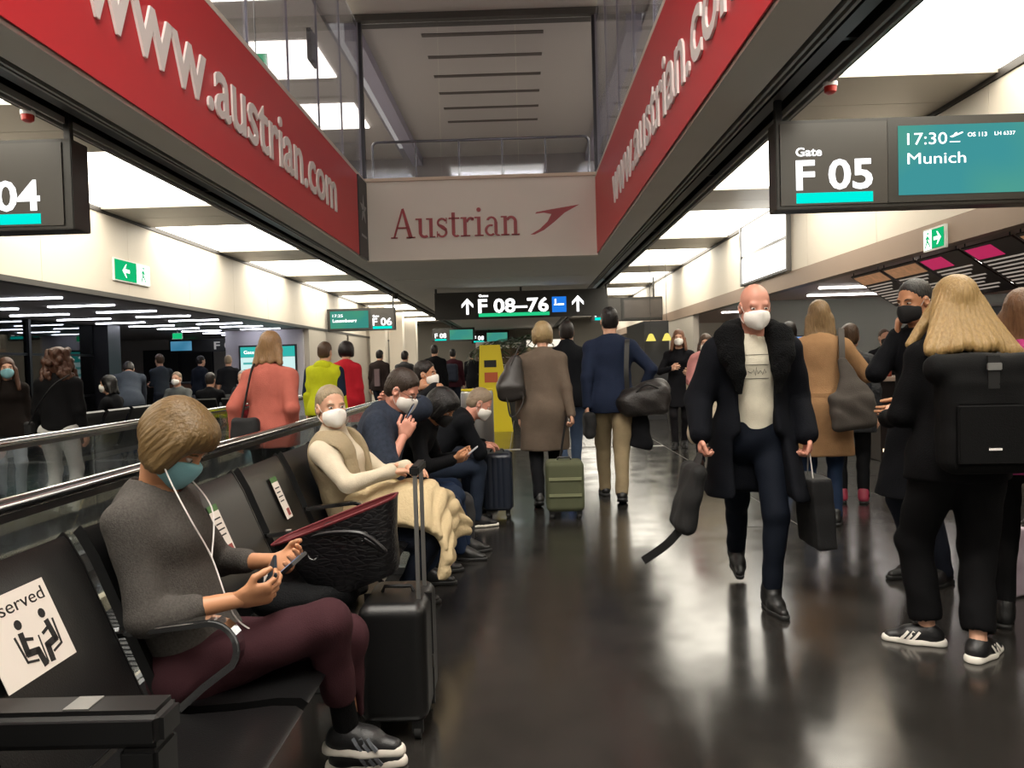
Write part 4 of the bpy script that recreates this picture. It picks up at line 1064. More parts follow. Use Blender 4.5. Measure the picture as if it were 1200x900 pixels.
def person(label, loc, face, h=1.72, build=1.0, pose=None, skin='fair', res=0.011, top=None, legs=None, shoes=None, hair=None, mask=None,
           male=False, category='person', detail=1, group=None, glasses=False, extras=None):
    """one figure. face = heading in degrees (0 looks along the corridor, 180 towards the camera, -90 to the cafe side)
    local frame: x to the figure's right, y forward, z up. Returns root and joints (local)."""
    P = dict(pelvis=None, lean=0.04, side=0.0, twist=0.0, head_yaw=0.0, head_pitch=0.0, head_roll=0.0, handR=None, handL=None, elbR=(0.3, -0.9, -0.2), elbL=(-0.3, -0.9, -0.2),
             footR=(0.09, 0.0, 0.0), footL=(-0.09, 0.0, 0.0), toeR=8, toeL=-8, pitchR=0.0, pitchL=0.0, kneeR=(0.1, 1, 0.1), kneeL=(-0.1, 1, 0.1), curlR=0.35, curlL=0.35, dirR=None, dirL=None, palmR=None, palmL=None, neck_fwd=0.02, slouch=0.0, neck_len=0.055)
    P.update(pose or {})
    s = h/1.75
    root = empty('person', loc, math.radians(face), label=label, cat=category, group=group)
    ps = np.array(P['pelvis'] if P['pelvis'] is not None else (0, 0, 0.93*s), float)
    Rt = rot((0, 0, 1), P['twist']) @ rot((1, 0, 0), -P['lean']) @ rot((0, 1, 0), P['side'])
    Rc = Rt @ rot((1, 0, 0), -P['slouch'])
    waist = ps+Rt@vec(0, 0, 0.17)*s
    chest = waist+Rc@vec(0, 0, 0.18)*s
    nb = chest+Rc@vec(0, P['neck_fwd'], 0.20)*s
    J = dict(pelvis=ps, waist=waist, chest=chest, neck=nb)
    sw = (0.185 if male else 0.165)*s*(0.7+0.3*build)
    for S, q in (('R', 1), ('L', -1)):
        J['sho'+S] = chest+Rc@vec(q*sw, -0.005, 0.118*s)
        J['hip'+S] = ps+rot((0, 0, 1), P['twist']*0.4)@vec(q*0.088*s, 0, -0.03*s)
        hd = P['hand'+S]
        hd = np.array(hd, float) if hd is not None else J['sho'+S]+vec(q*0.07, 0.03, -0.53)*s
        J['elb'+S], J['wri'+S] = ik(J['sho'+S], hd, 0.285*s, 0.255*s, P['elb'+S])
        ft = np.array(P['foot'+S], float); an = ft+vec(0, 0, 0.085*s)
        if P['pitch'+S]: an = ft+vec(0, -0.06*s, 0.085*s+0.11*s*math.sin(abs(P['pitch'+S])))
        J['kne'+S], J['ank'+S] = ik(J['hip'+S], an, 0.43*s, 0.42*s, P['knee'+S])
        yaw = math.radians(-P['toe'+S]); Rf = rot((0, 0, 1), yaw)@rot((1, 0, 0), -P['pitch'+S]); J['Rf'+S] = Rf
    Rh = rot((0, 0, 1), P['head_yaw']+P['twist'])@rot((1, 0, 0), -P['head_pitch'])@rot((0, 1, 0), P['head_roll'])
    hc = nb+Rt@vec(0, 0.0, P['neck_len']*s)+Rh@vec(0, 0.025, 0.115)*s
    J['head'] = hc; J['Rh'] = Rh
    hs = s**0.6
    pts = np.array([J[k] for k in J if not k.startswith('R')])
    lo, hi = pts.min(0)-0.24, pts.max(0)+0.24
    fwd = Rc@vec(0, 1, 0); b = build
    # ---- body: one continuous surface (fine head and hands in the same mesh)
    parts = []
    f = Field(lo, hi, max(res*1.15, 0.012))
    f.cap(J['shoL']*0.9+J['shoR']*0.1, J['shoR']*0.9+J['shoL']*0.1, 0.055*s, 0.055*s, k=0.03)
    f.cap(waist, chest+Rc@vec(0, 0, 0.06*s), 0.115*s*b, 0.13*s*b, k=0.04, sq=(fwd, 1.45)); f.cap(ps, waist, 0.135*s*b, 0.115*s*b, k=0.05, sq=(fwd, 1.3))
    f.cap(chest+Rc@vec(0, 0, 0.1*s), nb+(hc-nb)*0.2, 0.06*s, 0.048*s, k=0.04)
    for S in 'RL':
        f.cap(J['sho'+S], J['elb'+S], 0.044*s, 0.036*s, k=0.03); f.cap(J['elb'+S], J['wri'+S], 0.036*s, 0.026*s, k=0.015)
        f.cap(J['hip'+S], J['kne'+S], 0.078*s*b, 0.052*s, k=0.03); f.cap(J['kne'+S], J['ank'+S], 0.05*s, 0.036*s, k=0.015); f.cap(J['ank'+S], J['ank'+S]+J['Rf'+S]@vec(0, 0.07, -0.060)*s, 0.034*s, 0.022*s, k=0.01)
    parts.append(f.mesh())
    hf = head_field(hc, Rh, hs, 0.0055 if detail == 2 else (0.008 if detail else 0.012), nb, male)
    parts.append(hf.mesh())
    for S, q in (('R', 1), ('L', -1)):
        fo = unit(J['wri'+S]-J['elb'+S])
        d = unit(P['dir'+S]) if P['dir'+S] is not None else fo
        n = P['palm'+S] if P['palm'+S] is not None else (-q, 0.15, 0)
        hand(0.0042 if detail == 2 else (0.006 if detail else 0.010), J['wri'+S], d, n, q, P['curl'+S], parts, s=s*(1.0 if detail else 1.15))
        J['palm'+S] = J['wri'+S]+d*0.085*s
    V = np.concatenate([p[0] for p in parts]); o = np.cumsum([0]+[len(p[0]) for p in parts])
    F = np.concatenate([p[1]+o[i] for i, p in enumerate(parts)])
    link('body', make_mesh('body', V, F, True), skin_mat(skin), root)
    def L(x, y, z): return hc+Rh@vec(x, y, z)*hs
    if detail and mask != 'away':
        for q in (-1, 1):
            e = Field(L(q*0.033, 0.079, 0.003)-0.02, L(q*0.033, 0.079, 0.003)+0.02, 0.003); e.ell(L(q*0.033, 0.0785, 0.003), vec(0.0125, 0.0115, 0.0068)*hs, Rh, k=0.001)
            eo = field_obj('eye', e, mat('eye_white', '#b9aea6', 0.3), root)
            e = Field(L(q*0.033, 0.09, 0.003)-0.012, L(q*0.033, 0.09, 0.003)+0.012, 0.002); e.ell(L(q*0.033, 0.0885, 0.003), vec(0.0058, 0.0032, 0.0058)*hs, Rh, k=0.001)
            field_obj('iris', e, mat('iris_dark', '#2a211c', 0.2), eo)
        if hair and detail:
            for q in (-1, 1):
                B().tube([L(q*0.016, 0.0885, 0.022), L(q*0.034, 0.0875, 0.027), L(q*0.052, 0.077, 0.022)], [0.0028, 0.0034, 0.002], 6).build('eyebrow', hair.get('mat') or hair_mat(hair['name'], hair['col'], hair.get('var', 0.35), hair.get('stretch', (7, 7, 1.0))), root)
    # ---- top garment
    t = dict(kind='sweater', col='#333333', name='grey_cloth', hem=-0.06, fit=1.0, collar=0.0, sleeve=1.0, flare=1.0, folds=0.004, part='sweater', belt=None, open=0.0, slr=1.0)
    t.update(top or {})
    M_top = t.get('mat') or cloth(t['name'], t['col'])
    f = Field(lo-0.08, hi+0.08, res); g = t['fit']
    th = 0.016*s
    chw = 0.058 if male else 0.052
    for S in 'RL': f.cap(J['sho'+S], chest+Rc@vec(0, -0.005, 0.150*s), 0.056*s*g, 0.075*s*g, k=0.05)
    f.cap(waist, chest+Rc@vec(0, 0, 0.05*s), (0.130*s*b+th)*g, (0.155*s*b+th)*g, k=0.05, sq=(fwd, 1.38))
    if not male: f.ell(chest+Rc@vec(0, 0.075*s, 0.03*s), vec(0.12, 0.065, 0.075)*s*b, Rc, k=0.05)
    f.cap(chest+Rc@vec(0, -0.01, 0.12*s), nb+(hc-nb)*0.02, 0.10*s*g, 0.062*s, k=0.05)
    hipw = (0.150*s*b+th)*g
    f.cap(ps+vec(0, 0, 0.02), waist, hipw, (0.130*s*b+th)*g, k=0.06, sq=(Rt@vec(0, 1, 0), 1.25))
    hem = t['hem']*s                                                   # hem below the pelvis centre (positive = lower)
    if hem > 0.06:
        kr, kl = (J['kneR']-J['hipR']), (J['kneL']-J['hipL'])
        fr = min(1.0, hem/0.43)
        er, el = J['hipR']+kr*fr, J['hipL']+kl*fr
        mid = (er+el)/2; down = mid+vec(0, 0, -0.02)
        for e0, hp in ((er, J['hipR']), (el, J['hipL'])): f.cap(hp, e0-vec(0, 0, 0.03), 0.115*s*b*g, 0.115*s*g*t['flare'], k=0.07)
        wide = np.linalg.norm(er-el)/2
        f.cap(ps, down, hipw, (0.135*s)*g*t['flare']+wide*0.35, k=0.08, sq=(Rt@vec(0, 1, 0), 1.15))
        f.half((0, 0, ps[2]-hem), (0, 0, -1))
    elif t['kind'] != 'long':
        f.half(ps-Rt@vec(0, 0, hem), -(Rt@vec(0, 0, 1)))
    for S in 'RL':
        e0 = J['elb'+S]; sl = t['sleeve']
        sl = t.get('sleeve'+S, sl)
        w0 = e0+(J['wri'+S]-e0)*min(1, max(0, (sl-0.5)*2)*1.02)
        ru = 0.058*s*t['slr']*(0.85+0.15*b)*g
        if sl <= 0.5:
            u0 = J['sho'+S]+(e0-J['sho'+S])*sl*2; f.cap(J['sho'+S], u0, ru*1.05, ru*1.1, k=0.05)
        else:
            f.cap(J['sho'+S], e0, ru*1.02, 0.051*s*t['slr']*g, k=0.05); f.cap(e0, w0, 0.050*s*t['slr']*g, 0.040*s*t['slr']*g, k=0.02)
    if t['collar']:
        cc = nb+(hc-nb)*0.25; f.cap(nb-Rc@vec(0, 0.02, 0.02), cc-Rh@vec(0, 0.01, 0), (0.075+0.02*t['collar'])*s, (0.062+0.03*t['collar'])*s, k=0.03)
    if t['folds']: f.folds(t['folds'], 24/s, seed=len(label)*0.37)
    if t['open']:                                                       # coat open at the front
        w = t['open']
        f.rbox(chest+Rc@vec(0, 0.17, 0.05)*s, vec(w, 0.16, 0.26)*s, Rc, 0.03, k=0.02, op='cut')
        f.rbox(waist+Rt@vec(0, 0.19, -0.1)*s, vec(w*1.05, 0.16, 0.25)*s, Rt, 0.03, k=0.03, op='cut'); f.rbox(ps+vec(0, 0.19, -0.35*s), vec(w*1.5, 0.17, 0.35)*s, None, 0.03, k=0.05, op='cut')
    # neck opening
    f.cap(nb+(hc-nb)*(0.10+0.35*bool(t['collar'])-t.get('scoop', 0.0)), hc, (0.055+t.get('scoop', 0.0)*0.12)*s, 0.10*s, k=0.012, op='cut')
    garment = field_obj(t['part'], f, M_top, root)
    if t['open']:
        f = Field(lo, hi, res)
        f.cap(waist, chest+Rc@vec(0, 0, 0.05*s), 0.128*s*b, 0.150*s*b, k=0.05, sq=(fwd, 1.30)); f.cap(ps-vec(0, 0, 0.06*s), waist, 0.138*s*b, 0.128*s*b, k=0.05, sq=(fwd, 1.25)); f.cap(chest+Rc@vec(0, 0, 0.08*s), nb+(hc-nb)*0.12, 0.10*s, 0.066*s, k=0.05)
        f.folds(0.003, 30, 1.0); f.half((0, 0, ps[2]-0.06*s), (0, 0, -1)); f.cap(nb+(hc-nb)*0.2, hc, 0.06*s, 0.10*s, k=0.01, op='cut')
        field_obj('sweater', f, cloth(t['inner_name'], t['inner']), root)
    if t['belt']:
        pass
    # ---- trousers / legs
    g = dict(col='#20242e', name='dark_trousers', fit=1.0, cuff=0.0, part='trousers', skirt=None, mat=None, folds=0.004, taper=1.0); g.update(legs or {})
    f = Field(lo, hi, res); w = g['fit']
    f.cap(J['hipL'], J['hipR'], 0.105*s*b, 0.105*s*b, k=0.05); f.cap(ps, ps+Rt@vec(0, 0, 0.10)*s, 0.140*s*b, 0.125*s*b, k=0.05, sq=(Rt@vec(0, 1, 0), 1.25))
    for S in 'RL':
        an = J['ank'+S]; kn = J['kne'+S]; e0 = kn+(an-kn)*(1.03-g['cuff'])
        f.cap(J['hip'+S]-(Rt@vec(0, 0.02, 0))*s, kn, 0.100*s*b*w, 0.068*s*w, k=0.03); f.cap(kn, e0, 0.066*s*w, 0.054*s*w*g['taper'], k=0.03)
    if g['folds']: f.folds(g['folds'], 28/s, seed=len(label)*0.61)
    for S in 'RL':
        an = J['ank'+S]; kn = J['kne'+S]; e0 = kn+(an-kn)*(1.03-g['cuff']); dd = unit(an-kn)
        f.cap(e0+dd*0.085*s, e0+dd*0.16*s, 0.08*s, 0.08*s, k=0.004, op='cut')
    M_leg = g['mat'] or cloth(g['name'], g['col'], 0.8, 240, 0.15)
    field_obj(g['part'], f, M_leg, root)
    # ---- shoes
    z = dict(col='#111111', name='black_shoe', sole='#1a1a1a', sock=None, stripes=None, boot=0.0, bulk=1.0); z.update(shoes or {})
    for S, q in (('R', 1), ('L', -1)):
        Rf = J['Rf'+S]; an = J['ank'+S]
        def T(x, y, zz): return an+Rf@vec(x, y, zz)*s
        f = Field(an-0.22, an+0.26+vec(0, 0, 0.1), 0.006 if detail == 2 else (0.009 if detail else 0.013))
        K = z['bulk']
        f.cap(T(0, -0.035, -0.045), T(0, 0.07, -0.05), 0.036*s*K, 0.04*s*K, k=0.02); f.cap(T(0, 0.07, -0.052), T(q*0.005, 0.165, -0.060), 0.040*s*K, 0.026*s*K, k=0.03)
        low = 0.026 if z['stripes'] else 0.0
        f.cap(T(0, -0.015, -0.03), T(0, -0.008, 0.016-low*1.5), 0.043*s, 0.042*s, k=0.025); f.cap(T(0, 0.0, 0.008-low), T(0, 0.085, -0.040), 0.038*s, 0.034*s, k=0.025)
        if z['boot']: f.cap(T(0, -0.01, -0.02), an+unit(J['kne'+S]-an)*z['boot'], 0.046*s, 0.050*s, k=0.03)
        f.half(T(0, 0, -0.068), Rf@vec(0, 0, -1), k=0.004)
        so = field_obj('shoe', f, mat(z['name'], z['col'], 0.45, bump=(150, 0.1)), root)
        f = Field(an-0.24, an+0.26, 0.006 if detail == 2 else (0.009 if detail else 0.013))
        f.cap(T(0, -0.045, -0.075), T(0, 0.07, -0.075), 0.040*s*K, 0.046*s*K, k=0.02); f.cap(T(0, 0.07, -0.075), T(q*0.005, 0.175, -0.073), 0.046*s*K, 0.028*s*K, k=0.02)
        f.half(T(0, 0, -0.060 if not z['stripes'] else -0.052), Rf@vec(0, 0, 1), k=0.003); f.half(T(0, 0, -0.085), Rf@vec(0, 0, -1), k=0.003)
        field_obj('sole', f, mat('sole_'+z['sole'][1:], z['sole'], 0.6), so)
        if z['stripes']:
            for sd in (-1, 1):
                for kx in range(3):
                    y0 = 0.045+0.025*kx
                    B().flat([T(sd*0.0435*K, y0+0.022, -0.058), T(sd*0.0435*K, y0+0.006, -0.040), T(sd*0.0365*K, y0-0.010, -0.020)], 0.011, 0.009, up=tuple(Rf@vec(0, 1, 0))).build('stripe', mat('stripe_'+z['stripes'][1:], z['stripes'], 0.6), so)
        if z['sock']:
            f = Field(an-0.12, an+0.16, 0.008); f.cap(an-unit(J['kne'+S]-an)*0.02, an+unit(J['kne'+S]-an)*z.get('sock_h', 0.07)*s, 0.043*s, 0.042*s, k=0.01); field_obj('sock', f, cloth('sock_'+z['sock'][1:], z['sock']), root)
    # ---- hair
    if hair:
        hm = hair.get('mat') or hair_mat(hair['name'], hair['col'], hair.get('var', 0.35), hair.get('stretch', (7, 7, 1.0))); st = hair['style']
        res_h = 0.006 if detail == 2 else (0.009 if detail else 0.013)
        f = Field(hc-0.26-vec(0, 0, 0.30 if st in ('long', 'curly', 'shoulder') else 0), hc+0.22, res_h)
        vo = hair.get('vol', 0.0)
        if st == 'fringe':
            f.ell(L(0, -0.02, 0.02), vec(0.081, 0.101, 0.075)*hs, Rh, k=0.01); f.ell(L(0, 0.03, 0.085), vec(0.09, 0.13, 0.07)*hs, Rh, k=0.02, op='cut'); f.ell(L(0, 0.09, -0.03), vec(0.12, 0.10, 0.12)*hs, Rh, k=0.02, op='cut'); f.half(L(0, 0, -0.055), Rh@vec(0, 0, -1), k=0.01)
        else:
            tight = 0.004 if st in ('bun', 'crop') else 0.0
            f.ell(L(0, -0.018, 0.040), vec(0.083+vo-tight, 0.106+vo-tight, 0.096+vo*0.8-tight)*hs, Rh, k=0.01)
            if st in ('short', 'bun', 'crop'): f.ell(L(0, -0.045, -0.02), vec(0.076, 0.072, 0.075)*hs, Rh, k=0.03)
            if st == 'crop': pass
            if st == 'bun': f.ell(L(0, -0.125, 0.0), vec(0.036, 0.034, 0.036)*hs, Rh, k=0.015)
            if st == 'bob':
                f.ell(L(0, -0.025, -0.005), vec(0.088+vo, 0.100+vo, 0.085)*hs, Rh, k=0.03)
                for q in (-1, 1): f.cap(L(q*0.072, 0.040, 0.03), L(q*0.080, 0.038, -0.060), 0.028*hs, 0.016*hs, k=0.02)
                f.ell(L(0.012, 0.045, 0.075), vec(0.070, 0.058, 0.050)*hs, Rh, k=0.04)
                for q in (-1, 1): f.ell(L(q*0.076, 0.008, -0.022), vec(0.022, 0.062, 0.074)*hs, Rh, k=0.03)
            if st in ('long', 'shoulder'):
                ln = hair.get('len', 0.22)
                f.ell(L(0, -0.035, -0.03), vec(0.09+vo, 0.085+vo, 0.11)*hs, Rh, k=0.03)
                dn = vec(0, 0, -1)
                for q in ((-1, -0.33, 0.33, 1) if not hair.get('wide') else np.linspace(-1, 1, 8)):
                    a = L(q*0.065, -0.055, -0.03); f.cap(a, a+(dn*ln*(1-0.12*(abs(q) < 0.5))+Rc@vec(q*(0.035+hair.get('wide', 0)), -0.035-0.02*(abs(q) < 0.5)-hair.get('back', 0), 0))*hs*(1+(0.06*math.sin(q*9.0) if hair.get('wide') else 0)), 0.045*hs, 0.024*hs, k=0.06 if hair.get('wide') else 0.03, sq=(Rc@vec(0, 1, 0), 1.25))
                if hair.get('front'):
                    for q in (-1, 1): a = L(q*0.078, 0.02, -0.01); f.cap(a, a+dn*ln*hs*0.9+Rc@vec(q*(0.03+hair.get('wide', 0)), 0.05 if not hair.get('wide') else -0.02, 0)*hs, 0.030*hs, 0.022*hs, k=0.02)
            if st == 'curly':
                rr = random.Random(5); f.ell(L(0, -0.05, -0.06), vec(0.10, 0.075, 0.13)*hs, Rh, k=0.03)
                for _ in range(150):
                    a = rr.uniform(-PI*0.95, PI*0.95); zz = rr.uniform(-0.20, 0.10); rad = 0.085+0.03*(zz < 0.0)+0.02*(zz < -0.1)
                    if abs(a) < 0.85 and zz < 0.07: continue
                    f.ell(L(rad*1.05*math.sin(a), rad*math.cos(a)-0.03, zz), vec(0.024, 0.024, 0.028)*rr.uniform(0.8, 1.25)*hs, None, k=0.014)
            # open the face
            fr = {'short': 0.040, 'crop': 0.034, 'bun': 0.040, 'bob': 0.055, 'long': 0.048, 'shoulder': 0.048, 'curly': 0.05}[st]
            if st not in ('short', 'crop', 'bun'): f.ell(L(0, 0.125, -0.03), vec(fr+0.030, 0.085, 0.10 if st != 'bob' else 0.08)*hs, Rh, k=0.015, op='cut')
            if st in ('short', 'crop', 'bun'):
                f.half(L(0, 0.074 if st != 'short' else 0.082, 0.082), Rh@vec(0, 1, -0.60), k=0.02)
                f.half(L(0, 0, -0.075), Rh@vec(0, 0.0, -1), k=0.012)
                for q in (-1, 1): f.ell(L(q*0.09, -0.004, -0.015), vec(0.03, 0.03, 0.036)*hs, Rh, k=0.008, op='cut')
        amp = hair.get('amp', 0.0022)
        X = (f.lo[0]+f.res*np.arange(f.n[0]))[:, None, None]-hc[0]; Y = (f.lo[1]+f.res*np.arange(f.n[1]))[None, :, None]-hc[1]; Zz = (f.lo[2]+f.res*np.arange(f.n[2]))[None, None, :]-hc[2]
        xh, yh, zh = [Rh[0, i]*X+Rh[1, i]*Y+Rh[2, i]*Zz for i in range(3)]
        az = np.arctan2(xh, yh+0.03)
        f.d += (amp*(np.sin(az*34+np.sin(zh*30)*0.8)+0.6*np.sin(az*61+zh*25))*np.clip(1.4-np.maximum(zh, 0)*9, 0.2, 1)).astype(np.float32)
        V, F = f.mesh(); V = (V-hc)@Rh                       # the hair lies in the head's own frame
        ho = link('hair', make_mesh('hair', V, F, True), hm, root)
        ho.matrix_local = Matrix.Translation(Vector(hc)) @ Matrix(Rh.tolist()).to_4x4()
    # ---- face mask
    if mask and mask != 'away':
        col = {'white': '#ebe8e2', 'blue': '#7fb2bb', 'black': '#121214'}[mask]
        f = Field(hc-0.16, hc+0.16, 0.0045 if detail == 2 else (0.007 if detail else 0.011))
        f.ell(L(0, 0.040, -0.050), vec(0.069, 0.075, 0.070)*hs, Rh, k=0.01)
        if mask != 'blue': f.cap(L(0, 0.108, -0.018), L(0, 0.098, -0.088), 0.014*hs, 0.02*hs, k=0.03)
        else: f.cap(L(0, 0.100, -0.02), L(0, 0.088, -0.085), 0.024*hs, 0.03*hs, k=0.03)
        f.half(L(0, 0.09, -0.006), Rh@vec(0, -0.30, 1), k=0.006); f.half(L(0, 0.022, -0.05), Rh@vec(0, -1, 0.0), k=0.006)
        mo = field_obj('face_mask', f, mat('mask_'+mask, col, 0.85, bump=(120, 0.1)), root)
        for q in (-1, 1):
            bb = B()
            bb.tube([L(q*0.066, 0.028, -0.025), L(q*0.081, 0.005, 0.012), L(q*0.086, -0.026, 0.002)], 0.0016, 5); bb.tube([L(q*0.064, 0.028, -0.085), L(q*0.08, 0.0, -0.055), L(q*0.086, -0.026, 0.002)], 0.0016, 5)
            bb.build('ear_loop', mat('ear_loop', '#d9d6d0', 0.8), mo)
    if glasses:
        bb = B()
        for q in (-1, 1):
            bb.tube([L(q*0.033+0.021*math.cos(a), 0.103, 0.002+0.016*math.sin(a)) for a in np.linspace(0, 2*PI, 14, endpoint=False)], 0.0017, 5, closed=True); bb.tube([L(q*0.054, 0.100, 0.006), L(q*0.078, 0.05, 0.008), L(q*0.083, -0.01, 0.004)], 0.0016, 5)
        bb.tube([L(-0.012, 0.105, 0.004), L(0.012, 0.105, 0.004)], 0.0016, 5); bb.build('glasses', M_black, root)
    return root, J

def world(root, p):
    return Vector(root.location)+Matrix.Rotation(root.rotation_euler.z, 3, 'Z') @ Vector(p)
# ---------------------------------------------------------------- bags, phones and small things
def tolocal(loc, face):
    Rm = Matrix.Rotation(-math.radians(face), 3, 'Z'); l = Vector((loc[0], loc[1], 0))
    return lambda x, y, z: tuple(Rm @ (Vector((x, y, z))-l))
def phone(label, p, u, v, case='#17181c', name='smartphone'):
    """flat phone centred at p, u across, v up; the screen looks along u x v"""
    u = Vector(u).normalized(); v = Vector(v); v = (v-u*v.dot(u)).normalized(); n = u.cross(v)
    r = empty(name, p, label=label, cat='phone', group='phones in hands')
    Rm = Matrix((u, v, n)).transposed()
    B().obox((0, 0, 0), (0.037, 0.075, 0.004), Rm).build('phone_body', mat('phone_'+case[1:], case, 0.3), r, 0.002)
    B().obox(tuple(n*0.0046), (0.033, 0.069, 0.0006), Rm).build('phone_screen', screen_mat('phone_glow', '#7f8fb0', '#c2cbdc', 0.55), r)
    return r
def suitcase(label, x0, x1, y0, y1, z1, col, name, handle_z=None, ribs=True, soft=False, wheel=0.045, panel=None):
    cx, cy = (x0+x1)/2, (y0+y1)/2
    r = empty('suitcase', (cx, cy, 0), label=label, cat='suitcase')
    hx, hy = (x1-x0)/2, (y1-y0)/2; zc, hz = (wheel+0.02+z1)/2, (z1-wheel-0.02)/2
    f = Field((-hx-0.03, -hy-0.03, 0), (hx+0.03, hy+0.03, z1+0.04), 0.008)
    f.rbox((0, 0, zc), (hx, hy, hz), None, 0.045, k=0.001)
    if not soft and ribs:
        for k in range(5):
            q = -0.7+0.35*k
            for s in (-1, 1): f.rbox((q*hx, s*hy, zc), (0.008, 0.006, hz*0.86), None, 0.004, k=0.004, op='cut'); f.rbox((s*hx, q*hy, zc), (0.006, 0.008, hz*0.86), None, 0.004, k=0.004, op='cut')
    field_obj('shell', f, mat(name, col, 0.42 if not soft else 0.85, bump=(160, 0.04), noise=(8, 0.12)), r)
    if not soft: B().box(-hx-0.004, hx+0.004, -0.008, 0.008, zc-hz*0.98, zc+hz*0.98).build('zip_band', M_plastic, r)
    for sx in (-1, 1):
        for sy in (-1, 1):
            w = B(); c = Vector((sx*(hx-0.045), sy*(hy-0.045), wheel*0.5)); w.tube([c-X3*0.012, c+X3*0.012], wheel*0.5-0.001, 12); w.box(c.x-0.02, c.x+0.02, c.y-0.012, c.y+0.012, wheel*0.5, wheel+0.025); w.build('wheel', M_rubber, r)
    if handle_z:
        for s in (-1, 1): B().box(hx*0.72-0.007, hx*0.72+0.007, s*0.085-0.009, s*0.085+0.009, z1-0.01, handle_z-0.02).build('handle_tube', M_alu, r)
        B().box(hx*0.72-0.018, hx*0.72+0.018, -0.105, 0.105, handle_z-0.03, handle_z+0.005).build('handle_grip', M_plastic, r, 0.006)
        B().box(hx-0.002, hx+0.004, -0.02, 0.02, z1*0.42, z1*0.52).build('side_badge', M_dark2, r)
    B().tube([(-0.06, 0, z1), (-0.05, 0, z1+0.022), (0.05, 0, z1+0.022), (0.06, 0, z1)], 0.008, 6).build('carry_handle', M_plastic, r)
    return r
def soft_bag(name, label, cat, c, half, R, col, mname, rnd_=0.05, straps=(), strap_w=0.025, sag=0.006, strap_col=None, leather=False, strap_up=(0.3, 0.9, 0.2), shape=None):
    r = empty(name, c, label=label, cat=cat)
    m = max(half)*1.8
    f = Field((-m, -m, -m), (m, m, m), 0.009 if m < 0.5 else 0.012)
    if shape: shape(f)
    else: f.rbox((0, 0, 0), half, np.array(R), min(rnd_, min(half)*0.95), k=0.001)
    f.folds(sag, 30, len(label)*0.3)
    mm = mat(mname, col, 0.4 if leather else 0.8, bump=(140, 0.2), noise=(14, 0.15))
    field_obj('bag_body', f, mm, r)
    for st in straps:
        B().flat([Vector(p)-Vector(c) for p in st], strap_w, 0.006, up=strap_up).build('strap', mat(mname+'_strap', strap_col or col, 0.6), r)
    return r
def curve3(*pts, n=10):
    """smooth path through points"""
    P = [Vector(p) for p in pts]; out = []
    for i in range(len(P)-1):
        p0, p1, p2, p3 = P[max(i-1, 0)], P[i], P[i+1], P[min(i+2, len(P)-1)]
        for k in range(n):
            t = k/n; out.append(0.5*((2*p1)+(p2-p0)*t+(2*p0-5*p1+4*p2-p3)*t*t+(3*p1-p0-3*p2+p3)*t**3))
    return out+[P[-1]]
I3 = np.eye(3)

# ---------------------------------------------------------------- people: the striding man
l0, f0 = (1.29, 4.36), 177; T = tolocal(l0, f0)
R1, J1 = person('bald man in open black fur-collared coat striding with a bag in each hand', (*l0, 0), f0, h=1.76, male=True, skin='rosy', res=0.009, detail=2,
    top=dict(part='coat', name='black_wool', col='#0b0d13', hem=0.33, fit=1.20, open=0.088, flare=1.35, inner='#cfc8b6', inner_name='cream_knit', slr=1.24),
    legs=dict(name='dark_jeans', col='#0d121c', fit=0.98), shoes=dict(name='black_leather_shoe', col='#0c0c0c', boot=0.06), mask='white',
    pose=dict(head_pitch=0.22, head_yaw=0.05, pelvis=(0, 0.02, 0.915), lean=0.06, footR=(0.0, -0.38, 0.0), footL=(-0.03, 0.25, 0.0), pitchR=0.35, toeR=4, toeL=-4, handR=T(0.955, 4.15, 0.945), handL=T(1.545, 4.20, 0.925), elbR=(0.25, -0.95, 0), elbL=(-0.25, -0.95, 0), dirR=(0.05, 0.1, -1), dirL=(-0.02, 0.1, -1), curlR=0.75, curlL=0.75))
f = Field(J1['neck']-0.32, J1['neck']+0.25, 0.009); c = J1['neck']; Rj = J1['Rh']*0+np.eye(3)
ring = [(-0.115, 0.115, -0.19, 0.035), (-0.135, 0.085, -0.10, 0.056), (-0.135, 0.02, -0.01, 0.068), (-0.085, -0.065, 0.025, 0.066), (0, -0.095, 0.035, 0.066), (0.085, -0.065, 0.025, 0.066), (0.135, 0.02, -0.01, 0.068), (0.135, 0.085, -0.10, 0.056), (0.115, 0.115, -0.19, 0.035)]
for a, b in zip(ring, ring[1:]): f.cap(c+vec(*a[:3]), c+vec(*b[:3]), a[3], b[3], k=0.06)
for q in (-1, 1): f.cap(c+vec(q*0.115, 0.115, -0.19), c+vec(q*0.105, 0.12, -0.30), 0.035, 0.018, k=0.05)
f.folds(0.003, 80, 2.0)
field_obj('fur_collar', f, mat('black_fur', '#08090b', 0.95, bump=(120, 0.8), noise=(60, 0.4), spec=0.15), R1)
# thin line print on the sweater front
swt = [o for o in R1.children if o.name.startswith('sweater')][0]
bpy.context.view_layer.update()
def on_front(x, z):
    hit, p, n, i = swt.ray_cast(Vector((x, 0.6, z)), Vector((0, -1, 0)))
    return p+Vector((0, 0.002, 0)) if hit else Vector((x, 0.2, z))
zc = J1['chest'][2]
for zz in (0.10, 0.045, -0.03): B().tube([on_front(x, zc+zz) for x in np.linspace(-0.065, 0.065, 9)], 0.0013, 4).build('print_line', M_ink, R1)
scr = [(-0.05, 0.0), (-0.04, 0.025), (-0.03, -0.01), (-0.018, 0.015), (-0.005, -0.005), (0.005, 0.035), (0.008, -0.015), (0.02, 0.02), (0.03, 0.0), (0.05, 0.012)]
B().tube([on_front(x, zc+zz*0.9) for x, zz in scr], 0.0013, 4).build('print_line', M_ink, R1)
pr, pl_ = world(R1, J1['palmR']), world(R1, J1['palmL'])
